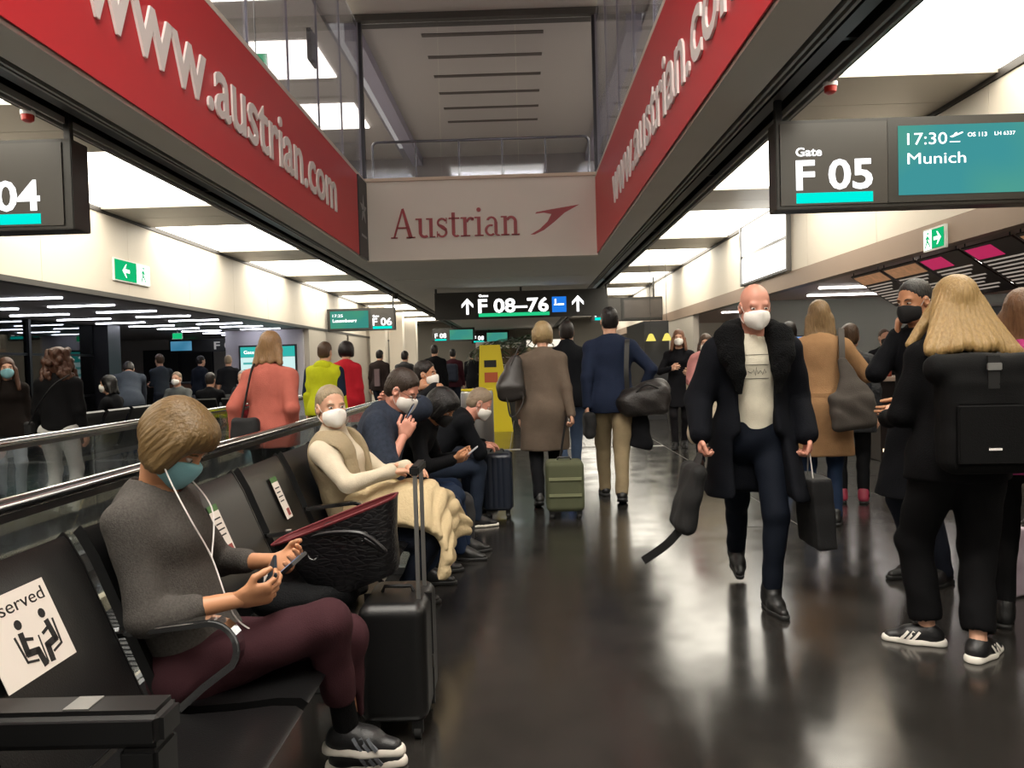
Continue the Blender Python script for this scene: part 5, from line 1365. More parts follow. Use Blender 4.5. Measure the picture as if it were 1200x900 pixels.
Rb = np.array(Matrix.Rotation(math.radians(14), 3, 'Y'))
soft_bag('sling_bag', 'flat black sling bag with dangling strap swinging beside the striding man', 'bag', (pr.x-0.075, pr.y-0.02, pr.z-0.25), (0.05, 0.14, 0.19), Rb, '#070708', 'black_nylon', 0.05,
    [curve3((pr.x-0.03, pr.y-0.05, pr.z-0.08), (pr.x, pr.y, pr.z+0.005), (pr.x-0.03, pr.y+0.05, pr.z-0.08)), curve3((pr.x-0.12, pr.y-0.02, pr.z-0.42), (pr.x-0.2, pr.y-0.03, pr.z-0.5), (pr.x-0.33, pr.y-0.05, pr.z-0.58))], 0.045, strap_up=(0.5, 0.1, 0.85))
soft_bag('carrier_bag', 'square black carrier bag with white cord handles beside the striding man', 'bag', (pl_.x+0.03, pl_.y, pl_.z-0.33), (0.055, 0.15, 0.19), np.array(Matrix.Rotation(math.radians(-5), 3, 'Y')), '#08080a', 'black_paper', 0.012,
    [curve3((pl_.x+0.0, pl_.y-0.07, pl_.z-0.16), (pl_.x, pl_.y-0.01, pl_.z+0.005), (pl_.x+0.02, pl_.y+0.07, pl_.z-0.16))], 0.01, 0.003, '#b9b4b0')

# ---------------------------------------------------------------- the seated row
l0, f0 = (-1.01, 2.32), -90; T = tolocal(l0, f0)
R2, J2 = person('woman with a brown bob in dark grey sweater and maroon trousers bowed over her phone', (*l0, 0), f0, h=1.68, skin='warm', res=0.008, detail=2, build=1.02,
    top=dict(part='sweater', name='charcoal_marl', mat=mat('charcoal_marl', '#4a4744', 0.95, noise=(150, 0.5), bump=(220, 0.25), spec=0.1), hem=0.05, fit=1.0, folds=0.005, sleeve=0.74, slr=1.02, scoop=0.16),
    legs=dict(name='maroon_trousers', col='#3a2126', cuff=0.36, fit=1.05), shoes=dict(name='black_knit_shoe', col='#131315', sole='#cfc8be', sock='#0d0d0e', sock_h=0.13, stripes='#5a5d63', bulk=1.05),
    hair=dict(style='bob', name='brown_bob', col='#66502f', vol=0.0, stretch=(8, 5, 1.0), amp=0.0014, var=0.5), mask='blue',
    pose=dict(pelvis=(0, 0, 0.505), lean=-0.38, slouch=0.16, neck_len=0.085, neck_fwd=0.03, head_pitch=0.82, head_yaw=-0.06, handR=T(-0.845, 2.22, 0.69), handL=T(-0.83, 2.50, 0.73), elbR=(0.35, -0.25, -0.9), elbL=(-0.6, -0.5, -0.6), dirR=(-0.25, 1, 0.15), dirL=(0.45, 0.9, 0.05), palmR=(-0.8, 0.2, 0.5), palmL=(0.7, 0.1, 0.6), curlR=0.55, curlL=0.5,
              footR=T(-0.60, 2.45, 0.115), footL=T(-0.62, 2.56, 0.0), pitchR=0.0, pitchL=0.0, toeR=6, toeL=-6, kneeR=(0.05, 0.8, 1), kneeL=(-0.05, 1, 0.8)))
pm = world(R2, J2['palmR'])
wl_ = empty('phone_wallet', (-0.785, 2.36, 0.725), label='open dark blue folding phone case in the grey-sweatered woman\'s hands', cat='phone')
Rw = Matrix.Rotation(math.radians(-50), 3, 'Y')
B().obox((0, -0.045, 0), (0.045, 0.08, 0.005), Matrix.Rotation(math.radians(-65), 3, 'Y') @ Matrix.Rotation(0.35, 3, 'X')).build('cover', mat('navy_case', '#17242f', 0.5), wl_, 0.002); B().obox((0.035, 0.04, 0.01), (0.042, 0.078, 0.006), Matrix.Rotation(math.radians(-40), 3, 'Y')).build('phone_body', M_plastic, wl_, 0.002)
B().obox((0.031, 0.04, 0.016), (0.036, 0.068, 0.001), Matrix.Rotation(math.radians(-40), 3, 'Y')).build('phone_screen', screen_mat('phone_glow', '#7f8fb0', '#c2cbdc', 0.55), wl_); B().obox((-0.008, -0.06, 0.012), (0.012, 0.03, 0.001), Matrix.Rotation(math.radians(-65), 3, 'Y') @ Matrix.Rotation(0.35, 3, 'X')).build('card_slot', M_card, wl_)
ear = J2['head']+J2['Rh']@vec(0.078, 0.004, -0.025); ear2 = J2['head']+J2['Rh']@vec(-0.06, 0.05, -0.08)
wv = lambda p: world(R2, p)
ep = empty('earphones', tuple(wv(ear)), label='thin white earphone cable hanging down the grey-sweatered woman\'s front', cat='earphones')
chf = J2['chest']+vec(0.06, 0.17, -0.02); wsf = J2['waist']+vec(0.08, 0.20, -0.02)
loc_ = lambda p: wv(p)-Vector(ep.location)
B().tube(curve3(loc_(ear), loc_(ear+vec(0.015, 0.04, -0.09)), loc_(J2['chest']+vec(0.10, 0.13, 0.10)), loc_(chf), loc_(wsf), loc_(wsf+vec(0, 0.08, -0.06))), 0.0024, 6).build('cable', M_letter, ep); B().tube(curve3(loc_(ear2), loc_(J2['chest']+vec(0.0, 0.15, 0.12)), loc_(chf)), 0.0024, 6).build('cable_branch', M_letter, ep)
# black jacket lying on the next seat
f = Field((-0.35, -0.35, -0.1), (0.4, 0.35, 0.3), 0.012); f.ell((0, 0, 0.05), (0.22, 0.20, 0.06), None, k=0.02); f.ell((-0.06, 0.06, 0.09), (0.16, 0.14, 0.06), None, k=0.04); f.cap((-0.12, -0.15, 0.06), (0.16, -0.08, 0.08), 0.06, 0.05, k=0.04); f.folds(0.010, 30, 1.0); f.half((0, 0, 0.0), (0, 0, -1))
jk = field_obj('folded_jacket', f, cloth('black_jacket_cloth', '#0f1012', 0.7), None); jk.location = (-0.86, 3.0, 0.435); tag(jk, 'black jacket bundled on the empty seat beside the grey-sweatered woman', 'jacket')

l0, f0 = (-0.86, 4.2), -90; T = tolocal(l0, f0)
R3, J3 = person('older woman in cream turtleneck and white mask looking round from her seat', (*l0, 0), f0, h=1.62, skin='fair', res=0.009, detail=2, build=0.95,
    top=dict(part='sweater', name='cream_wool', col='#c6bba6', hem=0.05, collar=0.25, sleeve=1.0), legs=dict(name='navy_trousers', col='#161b26'), shoes=dict(), hair=dict(style='bun', name='ash_blonde', col='#8f8066', var=0.3), mask='white',
    pose=dict(pelvis=(0, -0.04, 0.505), lean=-0.40, slouch=0.08, twist=-0.25, head_yaw=-0.72, head_pitch=0.02, head_roll=0.03, handR=T(-0.71, 4.05, 0.80), handL=T(-0.66, 4.26, 0.80), elbR=(0.7, -0.3, -0.6), elbL=(-0.7, -0.2, -0.6), dirR=(-0.45, 1, 0.0), dirL=(0.3, 1, -0.1), palmR=(0, 0, -1), palmL=(0, 0, -1), curlR=0.25, curlL=0.3, footR=T(-0.70, 4.1, 0), footL=T(-0.68, 4.32, 0)))
# quilted vest
f = Field(J3['pelvis']-0.3, J3['neck']+0.3, 0.010); c3 = J3['chest']; Rq = rot((0, 0, 1), -0.25)@rot((1, 0, 0), 0.28)
f.cap(J3['waist'], c3+Rq@vec(0, 0, 0.06), 0.168, 0.190, k=0.04, sq=(Rq@vec(0, 1, 0), 1.22)); f.cap(J3['pelvis'], J3['waist'], 0.185, 0.168, k=0.04, sq=(Rq@vec(0, 1, 0), 1.2)); f.folds(0.004, 30, 0.5)
for S, q in (('R', 1), ('L', -1)): f.cap(c3+Rq@vec(q*0.09, 0, 0.10), J3['sho'+S]*0.8+c3*0.2+Rq@vec(0, 0, 0.045), 0.055, 0.045, k=0.04)
f.rbox(c3+Rq@vec(0, 0.17, 0.02), (0.06, 0.14, 0.5), Rq, 0.02, k=0.02, op='cut'); f.cap(J3['neck']-Rq@vec(0, 0, 0.02), J3['head'], 0.075, 0.1, k=0.02, op='cut')
for S in 'RL': f.cap(J3['sho'+S]+(J3['elb'+S]-J3['sho'+S])*0.25, J3['elb'+S], 0.075, 0.08, k=0.01, op='cut')
f.half(J3['pelvis']-Rq@vec(0, 0, 0.03), -(Rq@vec(0, 0, 1)))
field_obj('vest', f, mat('beige_quilt', '#8f8064', 0.7, bump=(40, 0.3), noise=(10, 0.1)), R3)
# cream quilted coat over her knees
cu_ = curve3((-0.16, 0, 0.085), (0.0, 0, 0.095), (0.18, 0, 0.085), (0.31, 0, 0.045), (0.365, 0, -0.05), (0.375, 0, -0.17), (0.36, 0, -0.30), n=8)
na, nb_ = len(cu_), 27; top_, bot_ = [], []
for i_, p_ in enumerate(cu_):
    tn = (cu_[min(i_+1, na-1)]-cu_[max(i_-1, 0)]).normalized(); nm_ = Vector((-tn.z, 0, tn.x)) if tn.x > 0 or tn.z < 0 else Vector((tn.z, 0, -tn.x))
    for j_ in range(nb_):
        t_ = 2*j_/(nb_-1)-1
        fall = max(0, i_-24)/(na-25)
        puff = 0.020*abs(math.sin(PI*i_/6.0))**0.7 + 0.010*math.sin(t_*7+i_*0.35) + 0.012*math.sin(t_*3.1-i_*0.2)
        side = 0.17*abs(t_)**3.2*(1-0.6*fall)
        q_ = p_ + Vector((0.07*max(t_, 0)*fall*1.2 + 0.02*math.sin(t_*9)*fall, 0.26*t_*(1+0.1*fall), -side + 0.10*max(t_, 0)*fall))
        top_.append(q_+nm_*(0.012+puff)); bot_.append(q_-nm_*0.012)
V_ = top_+bot_; o_ = len(top_); F_ = []
for i_ in range(na-1):
    for j_ in range(nb_-1):
        a_ = i_*nb_+j_; F_.append((a_, a_+1, a_+nb_+1, a_+nb_)); F_.append((o_+a_, o_+a_+nb_, o_+a_+nb_+1, o_+a_+1))
for j_ in range(nb_-1): F_.append((j_, o_+j_, o_+j_+1, j_+1)); a_ = (na-1)*nb_+j_; F_.append((a_, a_+1, o_+a_+1, o_+a_))
for i_ in range(na-1): a_ = i_*nb_; F_.append((a_, a_+nb_, o_+a_+nb_, o_+a_)); a_ += nb_-1; F_.append((a_, o_+a_, o_+a_+nb_, a_+nb_))
me_ = make_mesh('quilted_coat', [tuple(v) for v in V_], F_, True)
lc = link('quilted_coat', me_, mat('cream_quilt', '#bca985', 0.75, bump=(60, 0.25), noise=(9, 0.1), spec=0.2)); lc.location = (-0.80, 4.22, 0.615); tag(lc, 'cream quilted coat spread over the turtlenecked woman\'s knees', 'coat')

l0, f0 = (-0.93, 4.85), -90; T = tolocal(l0, f0)
R4, J4 = person('heavy man in navy short-sleeved shirt and glasses holding up his phone', (*l0, 0), f0, h=1.80, male=True, build=1.22, skin='rosy', res=0.010, detail=2,
    top=dict(part='shirt', name='navy_print_shirt', mat=mat('navy_print_shirt', '#262d3a', 0.85, noise=(45, 0.6), bump=(150, 0.2), spec=0.2), hem=0.05, sleeve=0.42, slr=1.25, fit=1.04), legs=dict(name='blue_jeans', col='#1c2638'), shoes=dict(name='black_trainer', col='#101012'),
    hair=dict(style='short', name='dark_brown_hair', col='#2e231b'), mask='white', glasses=True,
    pose=dict(pelvis=(0, 0.02, 0.52), lean=-0.22, slouch=0.42, head_pitch=0.55, head_yaw=-0.30, neck_fwd=0.05, handR=T(-0.735, 4.68, 0.93), handL=T(-0.85, 5.03, 1.13), elbR=(0.6, 0.1, -0.9), elbL=(-0.8, 1.0, 0.1), dirR=(-0.1, 0.45, 0.9), dirL=(0.6, -0.7, 0.3), palmR=(-0.9, -0.1, 0.1), palmL=(0.6, 0.6, 0), curlR=0.55, curlL=0.5, footR=T(-0.64, 4.74, 0), footL=T(-0.62, 4.98, 0)))
p = world(R4, J4['palmR']); phone('black phone held up by the man in the navy shirt', (p.x-0.015, p.y+0.035, p.z+0.05), (0, 1, 0.1), (0.5, 0, 0.85))

l0, f0 = (-0.93, 5.42), -90; T = tolocal(l0, f0)
R5, J5 = person('black-haired woman in black clothes and black mask bent over a phone', (*l0, 0), f0, h=1.66, skin='warm', res=0.011, detail=1,
    top=dict(part='jacket', name='black_jacket', col='#0c0d10', hem=0.06, fit=1.08), legs=dict(name='indigo_jeans', col='#18243a'), shoes=dict(), hair=dict(style='bob', name='black_hair', col='#0d0b0b', vol=0.010), mask='black',
    pose=dict(pelvis=(0, 0, 0.51), lean=0.22, slouch=0.42, head_pitch=0.7, head_yaw=-0.35, handR=T(-0.50, 5.28, 0.70), handL=T(-0.48, 5.45, 0.70), elbR=(0.7, -0.5, -0.4), elbL=(-0.7, -0.5, -0.4), dirR=(-0.3, 1, 0.1), dirL=(0.4, 1, 0.1), palmR=(-0.7, 0, 0.7), palmL=(0.7, 0, 0.7), curlR=0.5, curlL=0.5, footR=T(-0.46, 5.30, 0), footL=T(-0.44, 5.5, 0)))
phone('white phone in the black-haired woman\'s hands', (-0.385, 5.36, 0.735), (0, 1, 0), (0.8, 0, 0.6), '#cfcfd2')
l0, f0 = (-0.84, 6.3), -66; T = tolocal(l0, f0)
R6, J6 = person('grey-haired man in black jacket and white mask leaning forward over a navy suitcase', (*l0, 0), f0, h=1.74, male=True, skin='rosy', res=0.011, detail=1,
    top=dict(part='jacket', name='black_parka', col='#0d0f13', hem=0.06, fit=1.08), legs=dict(name='slate_jeans', col='#222a38'), shoes=dict(name='black_trainer', col='#101012', sole='#cfcabd'), hair=dict(style='crop', name='grey_crop', col='#7f6f5c', var=0.2), mask='white',
    pose=dict(pelvis=(0, 0.02, 0.52), lean=0.50, slouch=0.30, head_pitch=0.60, head_yaw=-0.35, neck_fwd=0.05, handR=T(-0.36, 6.52, 0.66), handL=T(-0.36, 6.70, 0.66), elbR=(0.8, -0.3, -0.2), elbL=(-0.8, -0.3, -0.2), dirR=(-0.1, 1, -0.1), dirL=(0.2, 1, -0.1), palmR=(-0.3, 0, -0.9), palmL=(0.3, 0, -0.9), curlR=0.35, curlL=0.35, footR=T(-0.42, 6.35, 0), footL=T(-0.5, 6.75, 0)))
suitcase('navy ribbed suitcase standing at the grey-haired man\'s knees', -0.37, -0.11, 6.66, 7.0, 0.57, '#141b28', 'navy_shell')
soft_bag('backpack', 'grey backpack on the floor between the seated feet', 'backpack', (-0.50, 5.82, 0.19), (0.10, 0.13, 0.185), np.array(Matrix.Rotation(0.2, 3, 'Z')), '#2f2f31', 'grey_nylon', 0.06)
l0, f0 = (-0.92, 7.25), -88; T = tolocal(l0, f0)
R7, J7 = person('dark-haired person with white mask sitting with an arm raised behind the head', (*l0, 0), f0, h=1.76, male=True, skin='tan', res=0.013, detail=1,
    top=dict(part='t_shirt', name='black_tee', col='#15161a', hem=0.05, sleeve=0.4, slr=1.2), legs=dict(), shoes=dict(), hair=dict(style='short', name='dark_hair', col='#1b1512'), mask='white',
    pose=dict(pelvis=(0, 0, 0.55), lean=-0.05, head_yaw=-0.25, handR=T(-0.90, 7.11, 1.16), handL=T(-0.85, 7.5, 1.05), elbR=(1.2, 0.8, -0.1), elbL=(-1, 0.3, 0), dirR=(-0.6, -0.5, 0.4), footR=T(-0.45, 7.15, 0), footL=T(-0.45, 7.35, 0)))
# the black suitcase with tote
sc1 = suitcase('black hard-shell suitcase with extended handle beside the bowed woman\'s knees', -0.62, -0.37, 2.72, 3.08, 0.50, '#070708', 'black_shell', handle_z=0.985, ribs=False)
tt = empty('tote_bag', (-0.64, 2.93, 0.525), label='large black crocodile-print tote with dark red lining propped on the black suitcase', cat='bag')
M_croc = mat('croc_leather', '#121114', 0.34, noise=(20, 0.2))
_nt = M_croc.node_tree; _vo = _nt.nodes.new('ShaderNodeTexVoronoi'); _vo.feature = 'DISTANCE_TO_EDGE'; _vo.inputs['Scale'].default_value = 1.0; _mp = _nt.nodes.new('ShaderNodeMapping'); _mp.inputs['Scale'].default_value = (26, 40, 60); _tc = _nt.nodes.new('ShaderNodeTexCoord'); _bm = _nt.nodes.new('ShaderNodeBump'); _bm.inputs['Strength'].default_value = 0.3; _bm.inputs['Distance'].default_value = 0.008; _cl = _nt.nodes.new('ShaderNodeMapRange'); _cl.inputs['From Max'].default_value = 0.2
_nt.links.new(_tc.outputs['Object'], _mp.inputs['Vector']); _nt.links.new(_mp.outputs['Vector'], _vo.inputs['Vector']); _nt.links.new(_vo.outputs['Distance'], _cl.inputs['Value']); _nt.links.new(_cl.outputs['Result'], _bm.inputs['Height']); _nt.links.new(_bm.outputs['Normal'], _nt.nodes['Principled BSDF'].inputs['Normal'])
def tote_ring(z, w, d, ty, n=28):
    return [(w*math.copysign(abs(math.cos(a))**0.55, math.cos(a)), d*math.copysign(abs(math.sin(a))**0.55, math.sin(a))+ty, z) for a in np.linspace(0, 2*PI, n, endpoint=False)]
Rt_ = Matrix.Rotation(math.radians(-20), 3, 'Y')
rings = [tote_ring(0.0, 0.15, 0.07, 0), tote_ring(0.02, 0.165, 0.085, 0), tote_ring(0.14, 0.200, 0.095, 0), tote_ring(0.27, 0.255, 0.11, 0.0)]
n = 28
def shell_mesh(rs, flip=False):
    V = [Rt_ @ Vector(p) for rg in rs for p in rg]; F = []
    for i in range(len(rs)-1):
        for k in range(n):
            q = (i*n+k, i*n+(k+1) % n, (i+1)*n+(k+1) % n, (i+1)*n+k); F.append(q if not flip else q[::-1])
    return V, F
V, F = shell_mesh(rings); F.append(tuple(range(n-1, -1, -1))); b_ = B(); b_.add(V, F, True); b_.build('bag_body', M_croc, tt)
V, F = shell_mesh([tote_ring(0.03, 0.15, 0.075, 0), tote_ring(0.15, 0.187, 0.082, 0), tote_ring(0.269, 0.248, 0.103, 0)], True); F.append(tuple(range(n))); b_ = B(); b_.add(V, F, True); b_.build('lining', mat('dark_red_lining', '#5d1119', 0.6), tt)
b_ = B(); b_.tube([Rt_ @ Vector(p) for p in tote_ring(0.27, 0.252, 0.107, 0)], 0.006, 6, closed=True); b_.build('rim', mat('dark_red_lining', '#5d1119', 0.6), tt)
for s in (-1, 1):
    b_ = B(); b_.tube(curve3(*[Rt_ @ Vector(p) for p in ((-0.10, s*0.092, 0.19), (-0.07, s*0.10, 0.25), (0.10, s*0.12, 0.20), (0.16, s*0.11, 0.10), (0.10, s*0.095, 0.17))]), 0.009, 7); b_.build('handle', mat('tote_handle', '#131215', 0.4), tt)
    for xx in (-0.10, 0.10): b_ = B(); b_.tube([Rt_ @ (Vector((xx, s*0.095, 0.185))+Vector((0.018*math.cos(a), 0, 0.018*math.sin(a)))) for a in np.linspace(0, 2*PI, 12, endpoint=False)], 0.0035, 6, closed=True); b_.build('ring', M_chrome, tt)

# ---------------------------------------------------------------- walkers on the moving walkway
l0, f0 = (-1.90, 5.75), -4; T = tolocal(l0, f0)
R8, J8 = person('blonde woman in coral blazer standing on the moving walkway', (*l0, 0.02), f0, h=1.60, res=0.011, detail=1, skin='fair',
    top=dict(part='blazer', name='coral_wool', col='#a65c50', hem=0.10, fit=1.1, slr=1.05), legs=dict(name='black_trousers', col='#101114'), shoes=dict(), hair=dict(style='shoulder', name='honey_hair', col='#7d6040', len=0.10), mask='away', pose=dict(handL=T(-2.16, 5.72, 0.84), handR=T(-1.72, 5.74, 0.84)))
soft_bag('shoulder_bag', 'black shoulder bag hanging from the coral blazer', 'bag', (-2.02, 5.55, 0.90), (0.10, 0.05, 0.12), I3, '#0e0e10', 'black_bag', 0.04, [curve3((-2.05, 5.56, 1.0), (-2.0, 5.63, 1.32), (-1.99, 5.70, 1.405))], 0.018)
l0, f0 = (-2.33, 9.0), -12; T = tolocal(l0, f0)
R9, J9 = person('man in bright yellow and navy jacket on the walkway', (*l0, 0.02), f0, h=1.62, male=True, res=0.014, detail=0, top=dict(part='jacket', name='hi_vis_yellow', col='#b1b61f', hem=0.08, fit=1.14), legs=dict(), shoes=dict(), hair=dict(style='short', name='brown_hair', col='#4a3626'), mask='away')
for S, q in (('R', 1), ('L', -1)):
    f = Field(J9['sho'+S]-0.35, J9['sho'+S]+0.2, 0.014); f.cap(J9['sho'+S]+vec(q*0.012, 0, 0), J9['elb'+S]+vec(q*0.008, 0, 0), 0.066, 0.056, k=0.02); f.half(J9['sho'+S]+vec(q*0.012, 0, 0), (-q, 0, 0)); field_obj('sleeve_panel', f, cloth('navy_panel', '#1a2434'), R9)
f = Field(J9['neck']-0.2, J9['neck']+0.2, 0.014); f.ell(J9['neck']+vec(0, -0.075, -0.01), (0.11, 0.06, 0.075), None, k=0.02); field_obj('hood', f, cloth('hi_vis_yellow', '#b1b61f'), R9)
person('dark-haired woman in red coat ahead of the yellow jacket', (-2.40, 10.4, 0.02), -8, h=1.66, res=0.014, detail=0, top=dict(part='coat', name='red_coat', col='#a81f2b', hem=0.30, fit=1.1), legs=dict(), shoes=dict(), hair=dict(style='bob', name='near_black_hair', col='#1a1414', vol=0.012), mask='away')

# ---------------------------------------------------------------- walkers in the corridor
l0, f0 = (0.20, 7.3), -3; T = tolocal(l0, f0)
Ra, Ja = person('blonde woman in long taupe coat pulling a trolley case', (*l0, 0), f0, h=1.72, res=0.011, detail=1, top=dict(part='coat', name='taupe_wool', col='#63574c', hem=0.40, fit=1.12, flare=1.15), legs=dict(name='black_trousers', col='#101114'), shoes=dict(), hair=dict(style='bob', name='light_blonde', col='#9c8660', vol=0.0), mask='away',
    pose=dict(handR=T(0.45, 7.18, 0.86), footR=(0.08, 0.10, 0), footL=(-0.06, -0.14, 0), pitchL=0.3, curlR=0.8))
soft_bag('shoulder_bag', 'slouchy dark grey leather bag on the taupe coat\'s shoulder', 'bag', (-0.09, 7.17, 1.20), (0.13, 0.075, 0.16), np.array(Matrix.Rotation(0.15, 3, 'Y')), '#2a2725', 'grey_leather', 0.07, [curve3((-0.10, 7.15, 1.34), (-0.02, 7.2, 1.50), (0.03, 7.27, 1.545)), curve3((-0.15, 7.13, 1.08), (-0.11, 7.08, 0.86), (0.0, 7.10, 0.98), (0.0, 7.14, 1.14))], 0.028, 0.008, leather=True, shape=lambda f: (f.cap((-0.02, 0, -0.07), (0.03, 0.03, 0.17), 0.135, 0.06, k=0.02, sq=((0, 1, 0), 1.7)), f.rbox((-0.02, 0, -0.10), (0.12, 0.06, 0.08), None, 0.05, k=0.05)))
sg = suitcase('olive green cabin trolley case pulled behind the taupe coat', 0.18, 0.51, 6.55, 6.82, 0.50, '#4b4f38', 'olive_canvas', soft=True)
B().tube([(-0.03, 0.10, 0.49), (0.06, 0.55, 0.84)], 0.011, 6).build('pull_handle', M_black, sg)
for zz in (0.20, 0.34): B().box(-0.14, 0.14, -0.145, -0.130, zz, zz+0.025).build('pocket_seam', mat('olive_light', '#74785a', 0.8), sg)
l0, f0 = (0.52, 8.7), 0; T = tolocal(l0, f0)
person('man in black puffer jacket and light jeans between the taupe coat and navy blazer', (*l0, 0), f0, h=1.79, male=True, res=0.013, detail=0, top=dict(part='jacket', name='black_puffer', col='#101216', hem=0.10, fit=1.12, collar=0.6), legs=dict(name='light_jeans', col='#46566e'), shoes=dict(), hair=dict(style='short', name='dark_hair', col='#1b1512'), mask='away', pose=dict(footR=(0.08, 0.2, 0), footL=(-0.08, -0.12, 0), pitchL=0.3))
l0, f0 = (0.87, 7.5), -2; T = tolocal(l0, f0)
Rb_, Jb = person('tall man in navy blazer and khaki trousers walking with a duffel bag', (*l0, 0), f0, h=1.85, male=True, build=1.05, res=0.011, detail=1, top=dict(part='blazer', name='navy_blazer', col='#1d2538', hem=0.13, fit=1.10), legs=dict(name='khaki', col='#82745b', fit=1.08), shoes=dict(name='black_leather_shoe', col='#0c0c0c'), hair=dict(style='short', name='black_short_hair', col='#141010'), mask='away',
    pose=dict(footR=(0.05, -0.24, 0), footL=(-0.07, 0.22, 0), pitchR=0.25, handL=T(0.62, 7.42, 0.93), handR=T(1.16, 7.50, 1.02), elbR=(0.9, -0.6, 0)))
dr = empty('duffel_bag', (1.16, 7.34, 0.98), label='dark brown leather duffel on the navy blazer\'s shoulder', cat='bag')
f = Field((-0.35, -0.35, -0.25), (0.35, 0.35, 0.28), 0.010); f.cap((-0.14, -0.03, -0.03), (0.13, 0.02, 0.06), 0.13, 0.13, k=0.01); f.rbox((0, 0, -0.06), (0.22, 0.12, 0.09), None, 0.06, k=0.06); f.folds(0.009, 26, 0.4); field_obj('bag_body', f, mat('dark_duffel', '#1f1b1a', 0.5, bump=(60, 0.3), noise=(12, 0.2)), dr)
B().flat([Vector(q)-Vector((1.16, 7.34, 0.98)) for q in curve3((1.0, 7.33, 1.06), (0.99, 7.30, 1.25), (1.01, 7.36, 1.50), (1.03, 7.46, 1.555))], 0.045, 0.006, up=(1, 0, 0)).build('strap', mat('duffel_strap', '#22211f', 0.6), dr); B().tube(curve3((-0.10, -0.12, 0.06), (0.0, -0.15, 0.14), (0.12, -0.11, 0.10)), 0.009, 6).build('handle', M_plastic, dr)
soft_bag('handbag', 'small black bag in the navy blazer\'s hand', 'bag', (0.64, 7.44, 0.74), (0.06, 0.12, 0.13), I3, '#0f0f11', 'black_bag', 0.05, [curve3((0.63, 7.40, 0.85), (0.62, 7.42, 0.90), (0.63, 7.48, 0.85))], 0.02)
f = Field((-0.2, -0.15, -0.35), (0.2, 0.15, 0.2), 0.012); f.cap((0, 0, 0.12), (0.01, 0, -0.20), 0.07, 0.11, k=0.02, sq=((0, 1, 0), 2.0)); f.folds(0.008, 30, 1.2); f.half((0, 0, -0.24), (-0.25, 0, -1))
sf = field_obj('scarf', f, cloth('black_scarf', '#101114'), None); sf.location = (1.12, 7.40, 0.74); tag(sf, 'black scarf hanging down below the dark brown duffel', 'scarf')
l0, f0 = (2.37, 11.6), 168; T = tolocal(l0, f0)
Rd, Jd = person('woman in short black dress and boots with white mask walking this way', (*l0, 0), f0, h=1.76, res=0.011, detail=1, skin='fair', top=dict(part='dress', name='black_dress', col='#121216', hem=0.30, fit=0.98), legs=dict(name='black_tights', col='#1b1a1d', fit=0.92, part='tights'), shoes=dict(name='black_boot', col='#0d0d0e', boot=0.34), hair=dict(style='long', name='auburn_hair', col='#6a4630', len=0.18, front=True), mask='white', pose=dict(handR=T(2.20, 11.35, 1.21), handL=T(2.50, 11.35, 1.15), elbR=(0.7, -0.5, -0.5), elbL=(-0.7, -0.5, -0.5), footR=(0.08, 0.1, 0), footL=(-0.05, -0.12, 0)))
l0, f0 = (2.30, 9.6), 165
Re, Je = person('woman in long cream coat half hidden behind the striding man', (*l0, 0), f0, h=1.62, res=0.012, detail=1, skin='fair', top=dict(part='coat', name='cream_coat', col='#c9bda6', hem=0.62, fit=1.12, flare=1.25), legs=dict(), shoes=dict(name='brown_shoe', col='#3a2018'), hair=dict(style='shoulder', name='brown_hair', col='#4a3626', len=0.1), mask='white')
f = Field(Je['neck']-0.5, Je['neck']+0.25, 0.012); nk = Je['neck']
for a in range(10): f.cap(nk+vec(0.10*math.cos(a*0.63), 0.10*math.sin(a*0.63), 0.0), nk+vec(0.10*math.cos((a+1)*0.63), 0.10*math.sin((a+1)*0.63), 0.0), 0.055, 0.055, k=0.02)
f.cap(nk+vec(0.09, 0.09, -0.02), nk+vec(0.17, 0.13, -0.42), 0.07, 0.06, k=0.04, sq=((0, 1, 0), 1.6)); f.cap(nk+vec(0.15, 0.0, -0.05), nk+vec(0.24, 0.03, -0.3), 0.08, 0.05, k=0.05, sq=((1, 0, 0), 1.4)); f.folds(0.012, 30, 1)
field_obj('scarf', f, cloth('pink_scarf', '#cf8f8c'), Re)

# ---------------------------------------------------------------- the queue at the cafe
l0, f0 = (2.36, 6.1), -16; T = tolocal(l0, f0)
Rt1, Jt1 = person('woman with long dark blonde hair in camel coat and jeans queueing', (*l0, 0), f0, h=1.76, res=0.011, detail=1, top=dict(part='coat', name='camel_wool', col='#957352', hem=0.38, fit=1.12, flare=1.15), legs=dict(name='blue_denim', col='#1d2a40', fit=0.9), shoes=dict(), hair=dict(style='long', name='dark_blonde', col='#7a6243', len=0.20, var=0.5), mask='away', pose=dict(handR=T(2.62, 6.3, 1.15), elbR=(0.8, -0.6, -0.3), footR=(0.1, 0.05, 0), footL=(-0.08, -0.06, 0)))
B().flat([(x, y, 1.04) for x, y in [(0.19*math.cos(a), 0.155*math.sin(a)-0.005) for a in np.linspace(PI*0.95, 2.05*PI, 14)]], 0.035, 0.006, up=(0, 0, 1)).build('coat_belt', MATS['camel_wool'], Rt1)
tb = empty('cloth_bag', (2.50, 5.86, 0.99), label='slouchy grey cloth tote hanging from the camel coat\'s shoulder', cat='bag')
f = Field((-0.3, -0.2, -0.3), (0.3, 0.25, 0.45), 0.010); f.rbox((0, 0, -0.07), (0.17, 0.055, 0.14), np.array(Matrix.Rotation(-0.1, 3, 'Y')), 0.05, k=0.01); f.cap((0.02, 0.0, 0.03), (-0.03, 0.08, 0.30), 0.14, 0.035, k=0.06, sq=((0, 1, 0), 2.2)); f.folds(0.009, 34, 0.8)
field_obj('bag_body', f, mat('grey_canvas', '#47423e', 0.85, bump=(140, 0.2), noise=(14, 0.15), spec=0.15), tb)
